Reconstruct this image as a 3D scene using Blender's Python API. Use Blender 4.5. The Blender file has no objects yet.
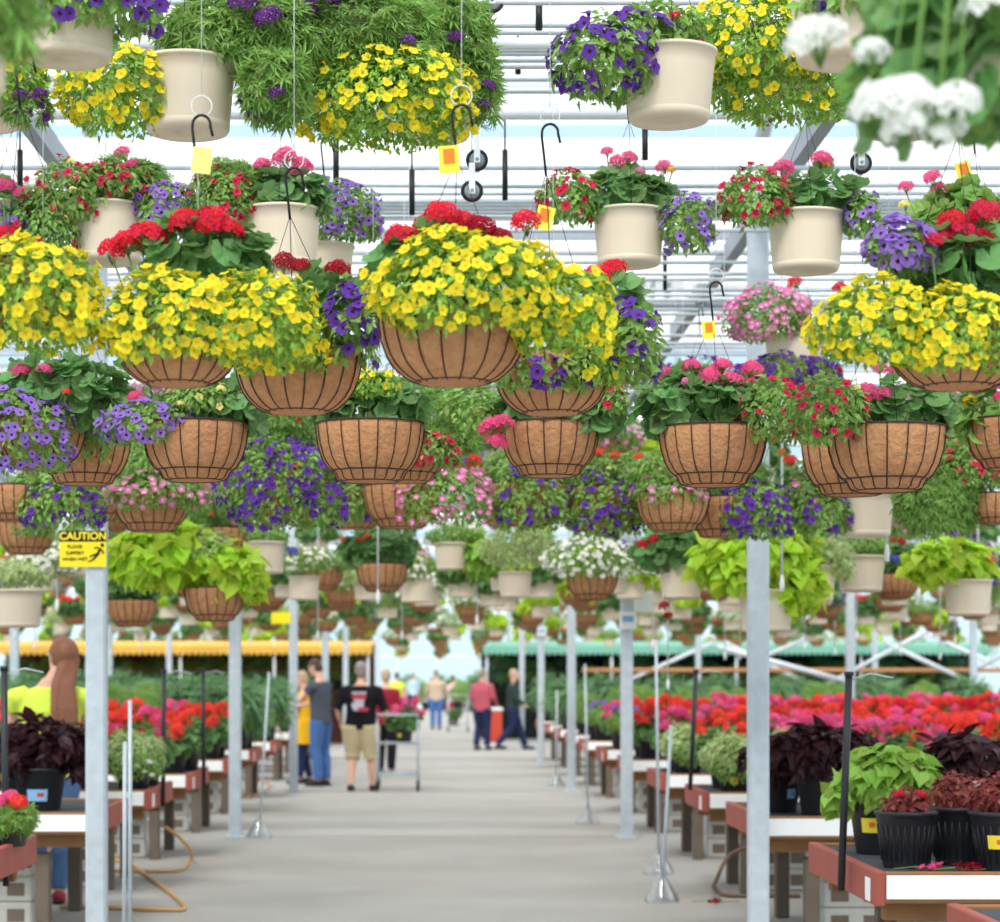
import bpy, math, random
import numpy as np
from mathutils import Vector, Matrix
random.seed(7); RNG = np.random.default_rng(7)
SC = bpy.context.scene
COL = SC.collection
F, CX, CY, CH = 2285.0, 436.0, 677.0, 1.58      # the camera, from the two rows of posts
PI = math.pi
def W(px, py, D): return np.array([(px-CX)*D/F, D, CH+(CY-py)*D/F])

# ------------------------------------------------------------------ materials
def lin(c):
    return tuple(((v/255)/12.92 if v/255 <= .04045 else ((v/255+.055)/1.055)**2.4) for v in c)+(1,)
MATS = {}
def mat(name, rgb, rough=.6, metal=0, var=0.0, transl=0.0, noise=None, bump=0.0, spec=.3, island=False):
    """one procedural material; var = brightness/hue variation (per island or by noise), transl = share of light through the blade"""
    if name in MATS: return MATS[name]
    m = bpy.data.materials.new(name); m.use_nodes = True
    nt = m.node_tree; nt.nodes.clear(); N = nt.nodes; L = nt.links
    out = N.new('ShaderNodeOutputMaterial'); b = N.new('ShaderNodeBsdfPrincipled')
    b.inputs['Roughness'].default_value = rough; b.inputs['Metallic'].default_value = metal
    b.inputs['Specular IOR Level'].default_value = spec
    b.inputs['Base Color'].default_value = lin(rgb)
    colsock = None
    if var > 0:
        hsv = N.new('ShaderNodeHueSaturation'); hsv.inputs['Color'].default_value = lin(rgb)
        mr = N.new('ShaderNodeMapRange'); mr.inputs['To Min'].default_value = 1-var; mr.inputs['To Max'].default_value = 1+var
        mh = N.new('ShaderNodeMapRange'); mh.inputs['To Min'].default_value = .5-var*.06; mh.inputs['To Max'].default_value = .5+var*.06
        if island:
            g = N.new('ShaderNodeNewGeometry'); src = g.outputs['Random Per Island']
        else:
            tc = N.new('ShaderNodeTexCoord'); n = N.new('ShaderNodeTexNoise')
            n.inputs['Scale'].default_value = noise or 20; n.inputs['Detail'].default_value = 6
            L.new(tc.outputs['Object'], n.inputs['Vector']); src = n.outputs['Fac']
        L.new(src, mr.inputs['Value']); L.new(mr.outputs[0], hsv.inputs['Value'])
        L.new(src, mh.inputs['Value']); L.new(mh.outputs[0], hsv.inputs['Hue'])
        L.new(hsv.outputs[0], b.inputs['Base Color']); colsock = hsv.outputs[0]
    if bump > 0:
        tc2 = N.new('ShaderNodeTexCoord'); n2 = N.new('ShaderNodeTexNoise'); n2.inputs['Scale'].default_value = (noise or 20)*2
        n2.inputs['Detail'].default_value = 8
        bp = N.new('ShaderNodeBump'); bp.inputs['Strength'].default_value = bump; bp.inputs['Distance'].default_value = .02
        L.new(tc2.outputs['Object'], n2.inputs['Vector']); L.new(n2.outputs['Fac'], bp.inputs['Height']); L.new(bp.outputs[0], b.inputs['Normal'])
    if transl > 0:
        t = N.new('ShaderNodeBsdfTranslucent'); t.inputs['Color'].default_value = lin(rgb)
        if colsock: L.new(colsock, t.inputs['Color'])
        mx = N.new('ShaderNodeMixShader'); mx.inputs[0].default_value = transl
        L.new(b.outputs[0], mx.inputs[1]); L.new(t.outputs[0], mx.inputs[2]); L.new(mx.outputs[0], out.inputs[0])
    else: L.new(b.outputs[0], out.inputs[0])
    MATS[name] = m; return m
LEAF = dict(rough=.42, var=.30, transl=.42, island=True, spec=.35)
PET = dict(rough=.6, var=.13, transl=.35, island=True, spec=.15)
mat('leaf_bright', (156,194,84), **LEAF); mat('leaf_mid', (146,182,94), **LEAF); mat('leaf_deep', (120,162,96), **LEAF)
mat('leaf_lime', (196,226,70), **LEAF); mat('leaf_pale', (196,212,150), **LEAF); mat('leaf_dark', (66,34,42), **LEAF)
mat('leaf_rust', (150,70,66), **LEAF); mat('leaf_grey', (120,160,110), **LEAF); mat('stem_green', (110,150,70), rough=.6)
for k, c in dict(yellow=(255,236,56), purple=(112,62,172), plum=(112,52,136), violet=(166,124,220), candy=(250,112,168), pink=(246,140,198), red=(222,44,80),
                 scarlet=(236,38,68), coral=(252,76,62), rose=(246,92,150), crimson=(176,22,48), white=(250,250,246), cream=(250,240,150), blue=(96,100,200), orange=(255,140,50), gold=(255,200,40)).items():
    mat('petal_'+k, c, **PET)
mat('throat_amber', (236,186,24)); mat('throat_dark', (60,20,60)); mat('throat_pale', (250,225,215)); mat('throat_red', (120,10,40))
mat('coco_fibre', (192,140,100), rough=.95, var=.28, noise=30, bump=.7, spec=.05); mat('wire_brown', (66,44,38), rough=.5)
mat('pot_beige', (222,206,184), rough=.55, var=.04, noise=5); mat('pot_black', (42,43,48), rough=.45, var=.1, noise=6, spec=.4)
mat('soil', (62,46,36), rough=.95); mat('hook_black', (26,26,28), rough=.4); mat('cord_white', (226,228,230), rough=.5)
mat('tag_yellow', (252,226,70), rough=.5); mat('tag_orange', (244,130,40), rough=.5); mat('tag_blue', (150,200,240)); mat('tag_pale', (252,240,130))
mat('galvanised', (196,206,214), rough=.5, metal=.25, var=.2, noise=16, spec=.5); mat('steel_white', (226,232,238), rough=.5, spec=.4)
mat('steel_blue', (176,202,226), rough=.5, spec=.4); mat('steel_shade', (150,158,168), rough=.55, var=.06, noise=4)
mat('board_red', (164,84,72), rough=.6, var=.12, noise=5, bump=.1); mat('strip_white', (250,250,250), rough=.5)
mat('timber_grey', (112,100,88), rough=.85, var=.25, noise=7, bump=.3); mat('timber_brown', (150,108,72), rough=.8, var=.2, noise=6, bump=.2)
mat('bench_mesh', (66,72,80), rough=.8, var=.15, noise=40); mat('block_grey', (186,186,180), rough=.9, var=.15, noise=9, bump=.3)
mat('hose_tan', (206,160,100), rough=.5); mat('hose_brown', (112,88,70), rough=.5)
mat('sign_yellow', (255,232,40), rough=.4); mat('black_paint', (24,24,24), rough=.5); mat('box_white', (242,244,246), rough=.4); mat('display_blue', (130,180,215), rough=.2)
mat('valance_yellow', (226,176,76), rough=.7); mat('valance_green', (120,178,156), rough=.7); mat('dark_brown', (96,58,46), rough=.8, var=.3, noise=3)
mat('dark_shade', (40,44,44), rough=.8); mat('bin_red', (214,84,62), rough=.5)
def concrete():
    m = mat('concrete_floor', (170,167,162), rough=.95, var=.10, noise=1.6, bump=.05, spec=.06)
    nt = m.node_tree; N = nt.nodes; L = nt.links
    hsv = next(n for n in N if n.type == 'HUE_SAT'); b = next(n for n in N if n.type == 'BSDF_PRINCIPLED')
    tc = N.new('ShaderNodeTexCoord'); n = N.new('ShaderNodeTexNoise'); n.inputs['Scale'].default_value = .35; n.inputs['Detail'].default_value = 5
    L.new(tc.outputs['Object'], n.inputs['Vector'])
    mx = N.new('ShaderNodeMix'); mx.data_type = 'RGBA'; mx.inputs[7].default_value = lin((160,154,144))
    mr = N.new('ShaderNodeMapRange'); mr.inputs['From Min'].default_value = .45; mr.inputs['From Max'].default_value = .75; mr.inputs['To Max'].default_value = .8
    L.new(n.outputs['Fac'], mr.inputs['Value']); L.new(mr.outputs[0], mx.inputs[0]); L.new(hsv.outputs[0], mx.inputs[6]); L.new(mx.outputs[2], b.inputs['Base Color'])
concrete()
def clear_mat(name, rgb, mixv):
    m = bpy.data.materials.new(name); m.use_nodes = True; nt = m.node_tree; nt.nodes.clear(); N = nt.nodes; L = nt.links
    out = N.new('ShaderNodeOutputMaterial'); t = N.new('ShaderNodeBsdfTransparent'); d = N.new('ShaderNodeBsdfTranslucent'); mx = N.new('ShaderNodeMixShader')
    d.inputs[0].default_value = lin(rgb); t.inputs[0].default_value = (1,1,1,1); mx.inputs[0].default_value = mixv
    L.new(t.outputs[0], mx.inputs[1]); L.new(d.outputs[0], mx.inputs[2]); L.new(mx.outputs[0], out.inputs[0]); MATS[name] = m
clear_mat('glazing', (250,252,255), .25); clear_mat('wall_panel', (176,206,212), .8)
def plastic_clear():
    m = bpy.data.materials.new('clear_plastic'); m.use_nodes = True; nt = m.node_tree; nt.nodes.clear(); N = nt.nodes; L = nt.links
    out = N.new('ShaderNodeOutputMaterial'); t = N.new('ShaderNodeBsdfTransparent'); g = N.new('ShaderNodeBsdfGlossy'); mx = N.new('ShaderNodeMixShader'); lw = N.new('ShaderNodeLayerWeight')
    t.inputs[0].default_value = (.93,.95,.96,1); g.inputs['Roughness'].default_value = .08; lw.inputs[0].default_value = .35
    L.new(lw.outputs['Facing'], mx.inputs[0]); L.new(t.outputs[0], mx.inputs[1]); L.new(g.outputs[0], mx.inputs[2]); L.new(mx.outputs[0], out.inputs[0]); MATS['clear_plastic'] = m
plastic_clear()

# ------------------------------------------------------------------ mesh kit
class MB:
    def __init__(s): s.v = []; s.n = 0; s.loops = []; s.tot = []; s.mi = []; s.mats = []; s.sm = []
    def _m(s, m):
        if m not in s.mats: s.mats.append(m)
        return s.mats.index(m)
    def add(s, v, faces, m, smooth=False):
        v = np.asarray(v, dtype=np.float64).reshape(-1,3)
        k = s._m(m)
        for f in faces: s.loops.append(np.asarray(f, dtype=np.int64)+s.n)
        s.tot.append(np.array([len(f) for f in faces], dtype=np.int64)); s.mi.append(np.full(len(faces), k)); s.sm.append(np.full(len(faces), smooth))
        s.v.append(v); s.n += len(v); return s
    def many(s, tm, pos, R, size):
        """stamp a template [(verts, faces, mat)] at pos (N,3) with bases R (N,3,3: rows x,y,z) and sizes"""
        pos = np.asarray(pos); size = np.broadcast_to(np.asarray(size, dtype=float), (len(pos),))
        if len(pos) == 0: return s
        for tv, tf, m in tm:
            tv = np.asarray(tv); V = np.einsum('vk,nkj->nvj', tv, R)*size[:,None,None]+pos[:,None,:]
            N = len(pos); nv = len(tv); fl = np.concatenate([np.asarray(f) for f in tf]); ft = np.array([len(f) for f in tf])
            off = (np.arange(N)*nv)[:,None]
            s.loops.append((fl[None,:]+off).ravel()+s.n); s.tot.append(np.tile(ft, N)); s.mi.append(np.full(N*len(tf), s._m(m))); s.sm.append(np.zeros(N*len(tf), bool))
            s.v.append(V.reshape(-1,3)); s.n += N*nv
        return s
    def box(s, c, d, m, rz=0):
        x, y, z = np.array(d)/2; p = np.array([[a*x,b*y,e*z] for a in (-1,1) for b in (-1,1) for e in (-1,1)])
        if rz: cs, sn = math.cos(rz), math.sin(rz); p = p @ np.array([[cs,sn,0],[-sn,cs,0],[0,0,1]])
        return s.add(p+np.array(c), [(0,1,3,2),(4,6,7,5),(0,4,5,1),(2,3,7,6),(0,2,6,4),(1,5,7,3)], m)
    def bbox(s, c, d, m, bev=.006):
        """a box with chamfered edges"""
        x, y, z = np.array(d)/2; b = min(bev, x*.9, y*.9, z*.9); vs = []
        sg = [(a,e,g) for a in (-1,1) for e in (-1,1) for g in (-1,1)]
        for a,e,g in sg: vs += [(a*x,e*(y-b),g*(z-b)),(a*(x-b),e*y,g*(z-b)),(a*(x-b),e*(y-b),g*z)]
        ix = {q:i*3 for i,q in enumerate(sg)}; fs = []
        for a in (-1,1): fs.append([ix[(a,e,g)] for e,g in ((-1,-1),(1,-1),(1,1),(-1,1))])
        for e in (-1,1): fs.append([ix[(a,e,g)]+1 for a,g in ((-1,-1),(1,-1),(1,1),(-1,1))])
        for g in (-1,1): fs.append([ix[(a,e,g)]+2 for a,e in ((-1,-1),(1,-1),(1,1),(-1,1))])
        for e in (-1,1):
            for g in (-1,1): p,q = ix[(-1,e,g)],ix[(1,e,g)]; fs.append([p+1,q+1,q+2,p+2])
        for a in (-1,1):
            for g in (-1,1): p,q = ix[(a,-1,g)],ix[(a,1,g)]; fs.append([p,q,q+2,p+2])
        for a in (-1,1):
            for e in (-1,1): p,q = ix[(a,e,-1)],ix[(a,e,1)]; fs.append([p,q,q+1,p+1])
        for q in sg: fs.append([ix[q],ix[q]+1,ix[q]+2])
        return s.add(np.array(vs)+np.array(c), fs, m)
    def tube(s, pts, r, m, n=6, closed=False, smooth=True):
        pts = np.asarray(pts, dtype=float); k = len(pts); r = np.broadcast_to(np.asarray(r, dtype=float), (k,))
        t = np.gradient(pts, axis=0) if not closed else np.roll(pts,-1,0)-np.roll(pts,1,0)
        t /= np.linalg.norm(t, axis=1)[:,None]+1e-12
        u = np.cross(t[0], [0,0,1.]);
        if np.linalg.norm(u) < 1e-3: u = np.cross(t[0], [0,1.,0])
        u /= np.linalg.norm(u); rings = []
        for i in range(k):
            u = u-t[i]*np.dot(u,t[i]); u /= np.linalg.norm(u)+1e-12; w = np.cross(t[i],u)
            a = np.arange(n)*2*PI/n; rings.append(pts[i]+r[i]*(np.cos(a)[:,None]*u+np.sin(a)[:,None]*w))
        v = np.concatenate(rings); fs = []
        for i in range(k if closed else k-1):
            j = (i+1)%k
            for q in range(n): fs.append((i*n+q, i*n+(q+1)%n, j*n+(q+1)%n, j*n+q))
        if not closed: fs += [tuple(range(n))[::-1], tuple(range((k-1)*n, k*n))]
        return s.add(v, fs, m, smooth)
    def lathe(s, prof, m, n=28, c=(0,0,0), smooth=True):
        prof = np.asarray(prof, dtype=float); a = np.arange(n)*2*PI/n; k = len(prof)
        v = np.stack([np.outer(prof[:,0],np.cos(a)), np.outer(prof[:,0],np.sin(a)), np.outer(prof[:,1],np.ones(n))], -1).reshape(-1,3)+np.array(c)
        fs = [(i*n+q, (i+1)*n+q, (i+1)*n+(q+1)%n, i*n+(q+1)%n) for i in range(k-1) for q in range(n)]
        return s.add(v, fs, m, smooth)
    def ell(s, c, r, m, nu=12, nv=8, R=None):
        v = []; 
        for i in range(nv+1):
            th = PI*i/nv
            for q in range(nu): ph = 2*PI*q/nu; v.append((r[0]*math.sin(th)*math.cos(ph), r[1]*math.sin(th)*math.sin(ph), r[2]*math.cos(th)))
        v = np.array(v)
        if R is not None: v = v @ R
        fs = [(i*nu+q, (i+1)*nu+q, (i+1)*nu+(q+1)%nu, i*nu+(q+1)%nu) for i in range(nv) for q in range(nu)]
        return s.add(v+np.array(c), fs, m, True)
    def loft(s, secs, m, n=14):
        """secs: (centre, x radius, y radius) with horizontal-ish elliptic rings turned to the path; x stays lateral"""
        P = np.array([q[0] for q in secs], dtype=float); t = np.gradient(P, axis=0); t /= np.linalg.norm(t,axis=1)[:,None]+1e-9
        v = []
        for i,(c,rx,ry) in enumerate(secs):
            u = np.array([1.,0,0])-t[i]*t[i][0]
            if np.linalg.norm(u) < .2: u = np.array([0,0,1.])-t[i]*t[i][2]
            u /= np.linalg.norm(u); w = np.cross(t[i],u); a = np.arange(n)*2*PI/n
            v.append(P[i]+rx*np.cos(a)[:,None]*u+ry*np.sin(a)[:,None]*w)
        k = len(secs); v = np.concatenate(v)
        fs = [(i*n+q, i*n+(q+1)%n, (i+1)*n+(q+1)%n, (i+1)*n+q) for i in range(k-1) for q in range(n)]+[tuple(range(n))[::-1], tuple(range((k-1)*n,k*n))]
        return s.add(v, fs, m, True)
    def mesh(s, name):
        me = bpy.data.meshes.new(name); v = np.concatenate(s.v); lp = np.concatenate([np.asarray(x).ravel() for x in s.loops]); tt = np.concatenate(s.tot)
        me.vertices.add(len(v)); me.vertices.foreach_set('co', v.ravel().astype(np.float32))
        me.loops.add(len(lp)); me.loops.foreach_set('vertex_index', lp.astype(np.int32))
        me.polygons.add(len(tt)); st = np.concatenate([[0],np.cumsum(tt)[:-1]])
        me.polygons.foreach_set('loop_start', st.astype(np.int32)); me.polygons.foreach_set('loop_total', tt.astype(np.int32))
        for m in s.mats: me.materials.append(MATS[m])
        me.polygons.foreach_set('material_index', np.concatenate(s.mi).astype(np.int32))
        me.polygons.foreach_set('use_smooth', np.concatenate(s.sm).astype(bool))
        me.update(calc_edges=True); me.validate(); return me
    def obj(s, name, parent=None, loc=(0,0,0), **kw): return link(name, s.mesh(name), parent, loc, **kw)
def tag(o, label=None, category=None, group=None, kind=None):
    for k, v in (('label',label),('category',category),('group',group),('kind',kind)):
        if v: o[k] = v
    return o
def link(name, data, parent=None, loc=(0,0,0), **kw):
    o = bpy.data.objects.new(name, data); COL.objects.link(o); o.location = [float(q) for q in loc]
    if parent is not None: o.parent = parent
    return tag(o, **kw)
def thing(name, loc, label, category, group=None, rz=0):
    o = link(name, None, None, loc, label=label, category=category, group=group); o.rotation_euler = (0,0,rz); o.empty_display_size = .1; return o
def copy_thing(o, loc, label, group=None, rz=0, s=1):
    kids = {}
    for c in o.children_recursive: kids.setdefault(c.parent.name, []).append(c)
    r = o.copy(); COL.objects.link(r); r.location = [float(q) for q in loc]; r.rotation_euler = (0,0,rz); r.scale = (s,s,s); r['label'] = label
    if group: r['group'] = group
    for ch in kids.get(o.name, []):
        c = ch.copy(); COL.objects.link(c); c.parent = r
        for g in kids.get(ch.name, []):
            d = g.copy(); COL.objects.link(d); d.parent = c
    return r
def structure(name, mb, **kw): return mb.obj(name, kind='structure', **kw)

# ------------------------------------------------------------------ plant kit
def unit(v): return v/(np.linalg.norm(v,axis=-1,keepdims=True)+1e-9)
def basis(nrm, tip):
    z = unit(nrm); y = tip-z*np.sum(tip*z,-1,keepdims=True); y = unit(y); x = np.cross(y,z); return np.stack([x,y,z],1)
def fan(outline, centre, m): 
    n = len(outline); v = np.array(list(outline)+[centre]); return (v, [(i,(i+1)%n,n) for i in range(n)], m)
def t_small(m): return [(np.array([(0,0,0),(-.24,.45,.07),(.24,.45,.07),(0,1,-.10),(0,.5,0)]), [(0,4,1),(1,4,3),(0,2,4),(2,3,4)], m)]
def t_round(m):
    out = []
    for i in range(13):
        a = -PI/2+.25+(2*PI-.5)*i/12; r = .5*(1 if i%2 else .88); out.append((r*math.cos(a), .5+r*math.sin(a), .10+(.05 if i%2 else -.02)))
    out.append((0,.32,0)); return [fan(out,(0,.5,-.02),m)]
def t_heart(m): return [fan([(0,.08,0),(-.3,-.06,.05),(-.46,.2,.07),(-.36,.55,.05),(-.14,.85,-.03),(0,1.1,-.14),(.14,.85,-.03),(.36,.55,.05),(.46,.2,.07),(.3,-.06,.05)],(0,.4,-.03),m)]
def t_long(m): return [fan([(0,0,0),(-.2,.14,.05),(-.22,.34,.03),(-.3,.42,.06),(-.22,.62,.03),(-.16,.78,.0),(0,1.1,-.2),(.16,.78,.0),(.22,.62,.03),(.3,.42,.06),(.22,.34,.03),(.2,.14,.05)],(0,.5,-.04),m)]
def t_frond(m):
    v = []; f = []
    for k,(a,l) in enumerate([(0,1),(.7,.75),(-.7,.75),(1.3,.5),(-1.3,.5)]):
        d = np.array([math.sin(a),math.cos(a),0]); s_ = np.array([d[1],-d[0],0])*.07; b = np.array([0,.18,0]) if k else np.zeros(3)
        v += [b-s_*.4, b+d*l*.5-s_+[0,0,.05], b+d*l, b+d*l*.5+s_+[0,0,.05]]; f.append((4*k,4*k+1,4*k+2,4*k+3))
    return [(np.array(v), f, m)]
def t_blade(m): return [(np.array([(-.05,0,0),(.05,0,0),(.045,.5,.05),(-.045,.5,.05),(0,1,-.02)]), [(0,1,2,3),(3,2,4)], m)]
def t_bloom(pm, tm):
    """open trumpet: five notched lobes, throat, and the tube behind; faces +z, radius 1"""
    v = [(0,0,-.22)]; f1 = []; 
    for i in range(5): a = 2*PI*(i+.5)/5; v.append((.30*math.cos(a),.30*math.sin(a),-.03))
    for i in range(15):
        a = 2*PI*i/15+PI/5; k = i%3; r = (.80,1.0,1.0)[k]; v.append((r*math.cos(a-.04*(k==1)*-1),r*math.sin(a),.10+(.05 if k else -.03)))
    v.append((0,0,-1.0)); v = np.array(v); pet = []
    for i in range(5):
        b = 1+i; nb = 1+(i+1)%5; o = 6+3*i
        pet += [(b,o,o+1),(b,o+1,o+2),(b,o+2,6+(3*i+3)%15),(b,6+(3*i+3)%15,nb)]
        pet.append((nb,21,b))
    thr = [(0,1+i,1+(i+1)%5) for i in range(5)]
    return [(v,pet,pm),(v[:6],thr,tm)]
def head_template(pm, n=34, flat=.75, seed=1, centre=None, pet=.30):
    r = np.random.default_rng(seed); P = []; 
    for i in range(n):
        z = 1-1.25*(i+.5)/n; a = i*2.39996; q = math.sqrt(max(0,1-z*z)); P.append((q*math.cos(a), q*math.sin(a), z))
    P = np.array(P); nrm = unit(P+r.normal(0,.18,P.shape)); pos = P*np.array([1,1,flat])*r.uniform(.82,1.0,(n,1))
    fl_v = []; fl_f = []
    for k in range(5):
        a = 2*PI*k/5; d = np.array([math.cos(a),math.sin(a),0]); e = np.array([-d[1],d[0],0])
        fl_v += [d*.08, d*.7+e*.42+[0,0,.10], d*1.05+[0,0,.05], d*.7-e*.42+[0,0,.10]]; fl_f.append((4*k,4*k+3,4*k+2,4*k+1))
    mb = MB(); R = basis(nrm, r.normal(0,1,(n,3))); mb.many([(np.array(fl_v),fl_f,pm)], pos, R, pet)
    if centre: mb.many([(np.array([(.14,0,.06),(-.07,.12,.06),(-.07,-.12,.06)]),[(0,1,2)],centre)], pos, R, pet)
    for i in range(0,n,3): mb.tube([(0,0,-.9),pos[i]*.5+[0,0,-.15],pos[i]], .03, 'stem_green', 3)
    return mb
FLOWER = {}
def bloom_mesh(color):
    if ('b',color) not in FLOWER:
        th = dict(yellow='throat_amber',purple='throat_dark',plum='throat_dark',violet='throat_dark',pink='throat_pale',red='throat_red',cream='throat_amber',white='throat_amber',blue='throat_dark').get(color,'throat_amber')
        mb = MB(); t = t_bloom('petal_'+color, th)
        for v,f,m in t: mb.add(v,f,m)
        FLOWER[('b',color)] = mb.mesh('flower_'+color)
        FLOWER[('bt',color)] = t
    return FLOWER[('b',color)]
def head_mesh(color, k=0):
    if ('h',color,k) not in FLOWER: FLOWER[('h',color,k)] = head_template('petal_'+color, seed=11+k, n=32+3*k, centre='petal_white' if color in('plum',) else None).mesh('flower_head_'+color)
    return FLOWER[('h',color,k)]
#   kind: (leaf template, leaf material, leaf size, leaves per m2 of shell, bloom colour, bloom radius)
KIND = {
 'yel': (t_small,'leaf_bright',.027,8000,'yellow',.0180), 'pyel': (t_small,'leaf_mid',.036,4200,'cream',.016),
 'ptp': (t_small,'leaf_mid',.042,3300,'purple',.024), 'dkp': (t_frond,'leaf_mid',.055,2600,'plum',.018),
 'vio': (t_small,'leaf_mid',.034,4200,'violet',.0215), 'pnk': (t_small,'leaf_mid',.034,4000,'pink',.0205),
 'red': (t_small,'leaf_mid',.036,4200,'red',.019), 'ger': (t_round,'leaf_deep',.085,900,None,0), 'gery': (t_round,'leaf_mid',.085,900,None,0),
 'frn': (t_frond,'leaf_mid',.060,3600,None,0), 'grn': (t_small,'leaf_mid',.040,3800,None,0), 'lime': (t_heart,'leaf_lime',.10,620,None,0),
 'aly': (t_small,'leaf_mid',.030,3800,'white',.021), 'var': (t_small,'leaf_pale',.048,2600,None,0), 'cole': (t_long,'leaf_dark',.13,520,None,0),
 'rust': (t_small,'leaf_rust',.05,2600,None,0), 'blade': (t_blade,'leaf_grey',.30,500,None,0), 'limeg': (t_heart,'leaf_bright',.10,620,None,0)}
def dirs(n, zmin=-.75, front=None):
    u = unit(RNG.normal(0,1,(n*4+40,3))); u = u[u[:,2] > zmin]
    if front is not None: u = u[u[:,1] < front]
    while len(u) < n: u = np.concatenate([u,u])
    return u[:n]
def shell_area(r): p = 1.6; a,b,c = r; return 4*PI*(((a*b)**p+(a*c)**p+(b*c)**p)/3)**(1/p)
def leaves(mb, kind, c, r, dens=1.0, droop=.6):
    T, m, sz, den, _, _ = KIND[kind]; c = np.asarray(c); r = np.asarray(r); n = int(max(12, shell_area(r)*den*dens))
    u = dirs(n); lump = 1+.13*np.sin(5*u[:,:1]+3*c[0])*np.cos(4*u[:,2:]+2*u[:,1:2])
    pos = c+u*r*lump*RNG.uniform(.55,1.0,(n,1))**.6
    nrm = unit(u/r)+RNG.normal(0,.45,(n,3))+np.array([0,0,.45]); tip = u*.8+RNG.normal(0,.55,(n,3))+np.array([0,0,-droop])
    mb.many(T(m), pos, basis(nrm,tip), sz*RNG.uniform(.65,1.2,n))
    if T in (t_small,t_frond):          # wiry stems that carry the leaves out of the mound
        k = max(6,int(n*.012)); us = dirs(k)
        for q in range(k): mb.tube([c, c+us[q]*r*.6+[0,0,r[2]*.1], c+us[q]*r*1.04+[0,0,-r[2]*.04]], .0016, 'stem_green', 3)
def bloom_pts(c, r, n, front=.35, zmin=-.7):
    c = np.asarray(c); r = np.asarray(r); m = n*3; u = dirs(m, zmin, front); lump = 1+.13*np.sin(5*u[:,:1]+3*c[0])*np.cos(4*u[:,2:]+2*u[:,1:2])
    P = c+u*r*lump*RNG.uniform(.97,1.06,(m,1)); keep = []
    for i in range(m):                       # loose Poisson spacing
        if all(np.linalg.norm(P[i]-P[j]) > .022 for j in keep): keep.append(i)
        if len(keep) >= n: break
    P = P[keep]; nr = unit(u[keep]*1.0/r*r.mean()+RNG.normal(0,.35,(len(keep),3))+np.array([0,-.15,.30])); return P, nr
def euler_of(nrm):
    R = basis(nrm[None], RNG.normal(0,1,(1,3)))[0].T; return Matrix(R.tolist()).to_euler()
# containers, centred on the middle of their base (z=0)
def coco_parts(R, parent, name='liner', nr=18, bowl=False):
    H = R*(.98 if bowl else 1.06); pr = [(1.0,1.0),(.985,.84),(.95,.62),(.88,.40),(.78,.24),(.70,.175),(.66,.15),(.60,.03),(.50,0.0),(.0,-.0)]
    if bowl: pr = [(1.0,1.0),(.99,.8),(.955,.58),(.88,.36),(.80,.23),(.70,.13),(.62,.07),(.54,.03),(.44,0.0),(.0,0.0)]
    prof = [(.96*R,H*.97),(.99*R,H)]+[(a*R,b*H) for a,b in pr]; mb = MB(); mb.lathe(prof,'coco_fibre',36); mb.lathe([(0.001,H*.93),(.97*R,H*.93)],'soil',24)
    mb.obj('coco_liner', parent)
    wb = MB(); w = max(.0022,R*.012)
    def ring(a,b): t = np.arange(28)*2*PI/28; wb.tube(np.stack([a*R*1.012*np.cos(t),a*R*1.012*np.sin(t),np.full(28,b*H)],1), w*1.25,'wire_brown',5,closed=True)
    ring(1.0,1.0); ring(.5,.02 if bowl else 0.0)
    if not bowl: ring(.70,.175)
    for i in range(nr):
        a = 2*PI*i/nr; wb.tube([(p*R*1.015*math.cos(a),p*R*1.015*math.sin(a),z*H) for p,z in pr[:9]], w, 'wire_brown', 4)
    wb.obj('wire_frame', parent); return H
def pot_parts(R, parent, m='pot_beige'):
    H = R*1.5; mb = MB()
    mb.lathe([(.90*R,H*.95),(.95*R,H),(1.03*R,H),(1.035*R,H*.955),(.985*R,H*.945),(.955*R,H*.75),(.87*R,H*.13),(.868*R,H*.12),(.875*R,H*.115),(.86*R,H*.05),(.82*R,H*.012),(.76*R,0),(.3*R,.004),(.28*R,.012),(0,.012)], m, 36)
    mb.lathe([(0.001,H*.93),(.93*R,H*.93)],'soil',24); mb.obj('pot', parent); return H
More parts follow.
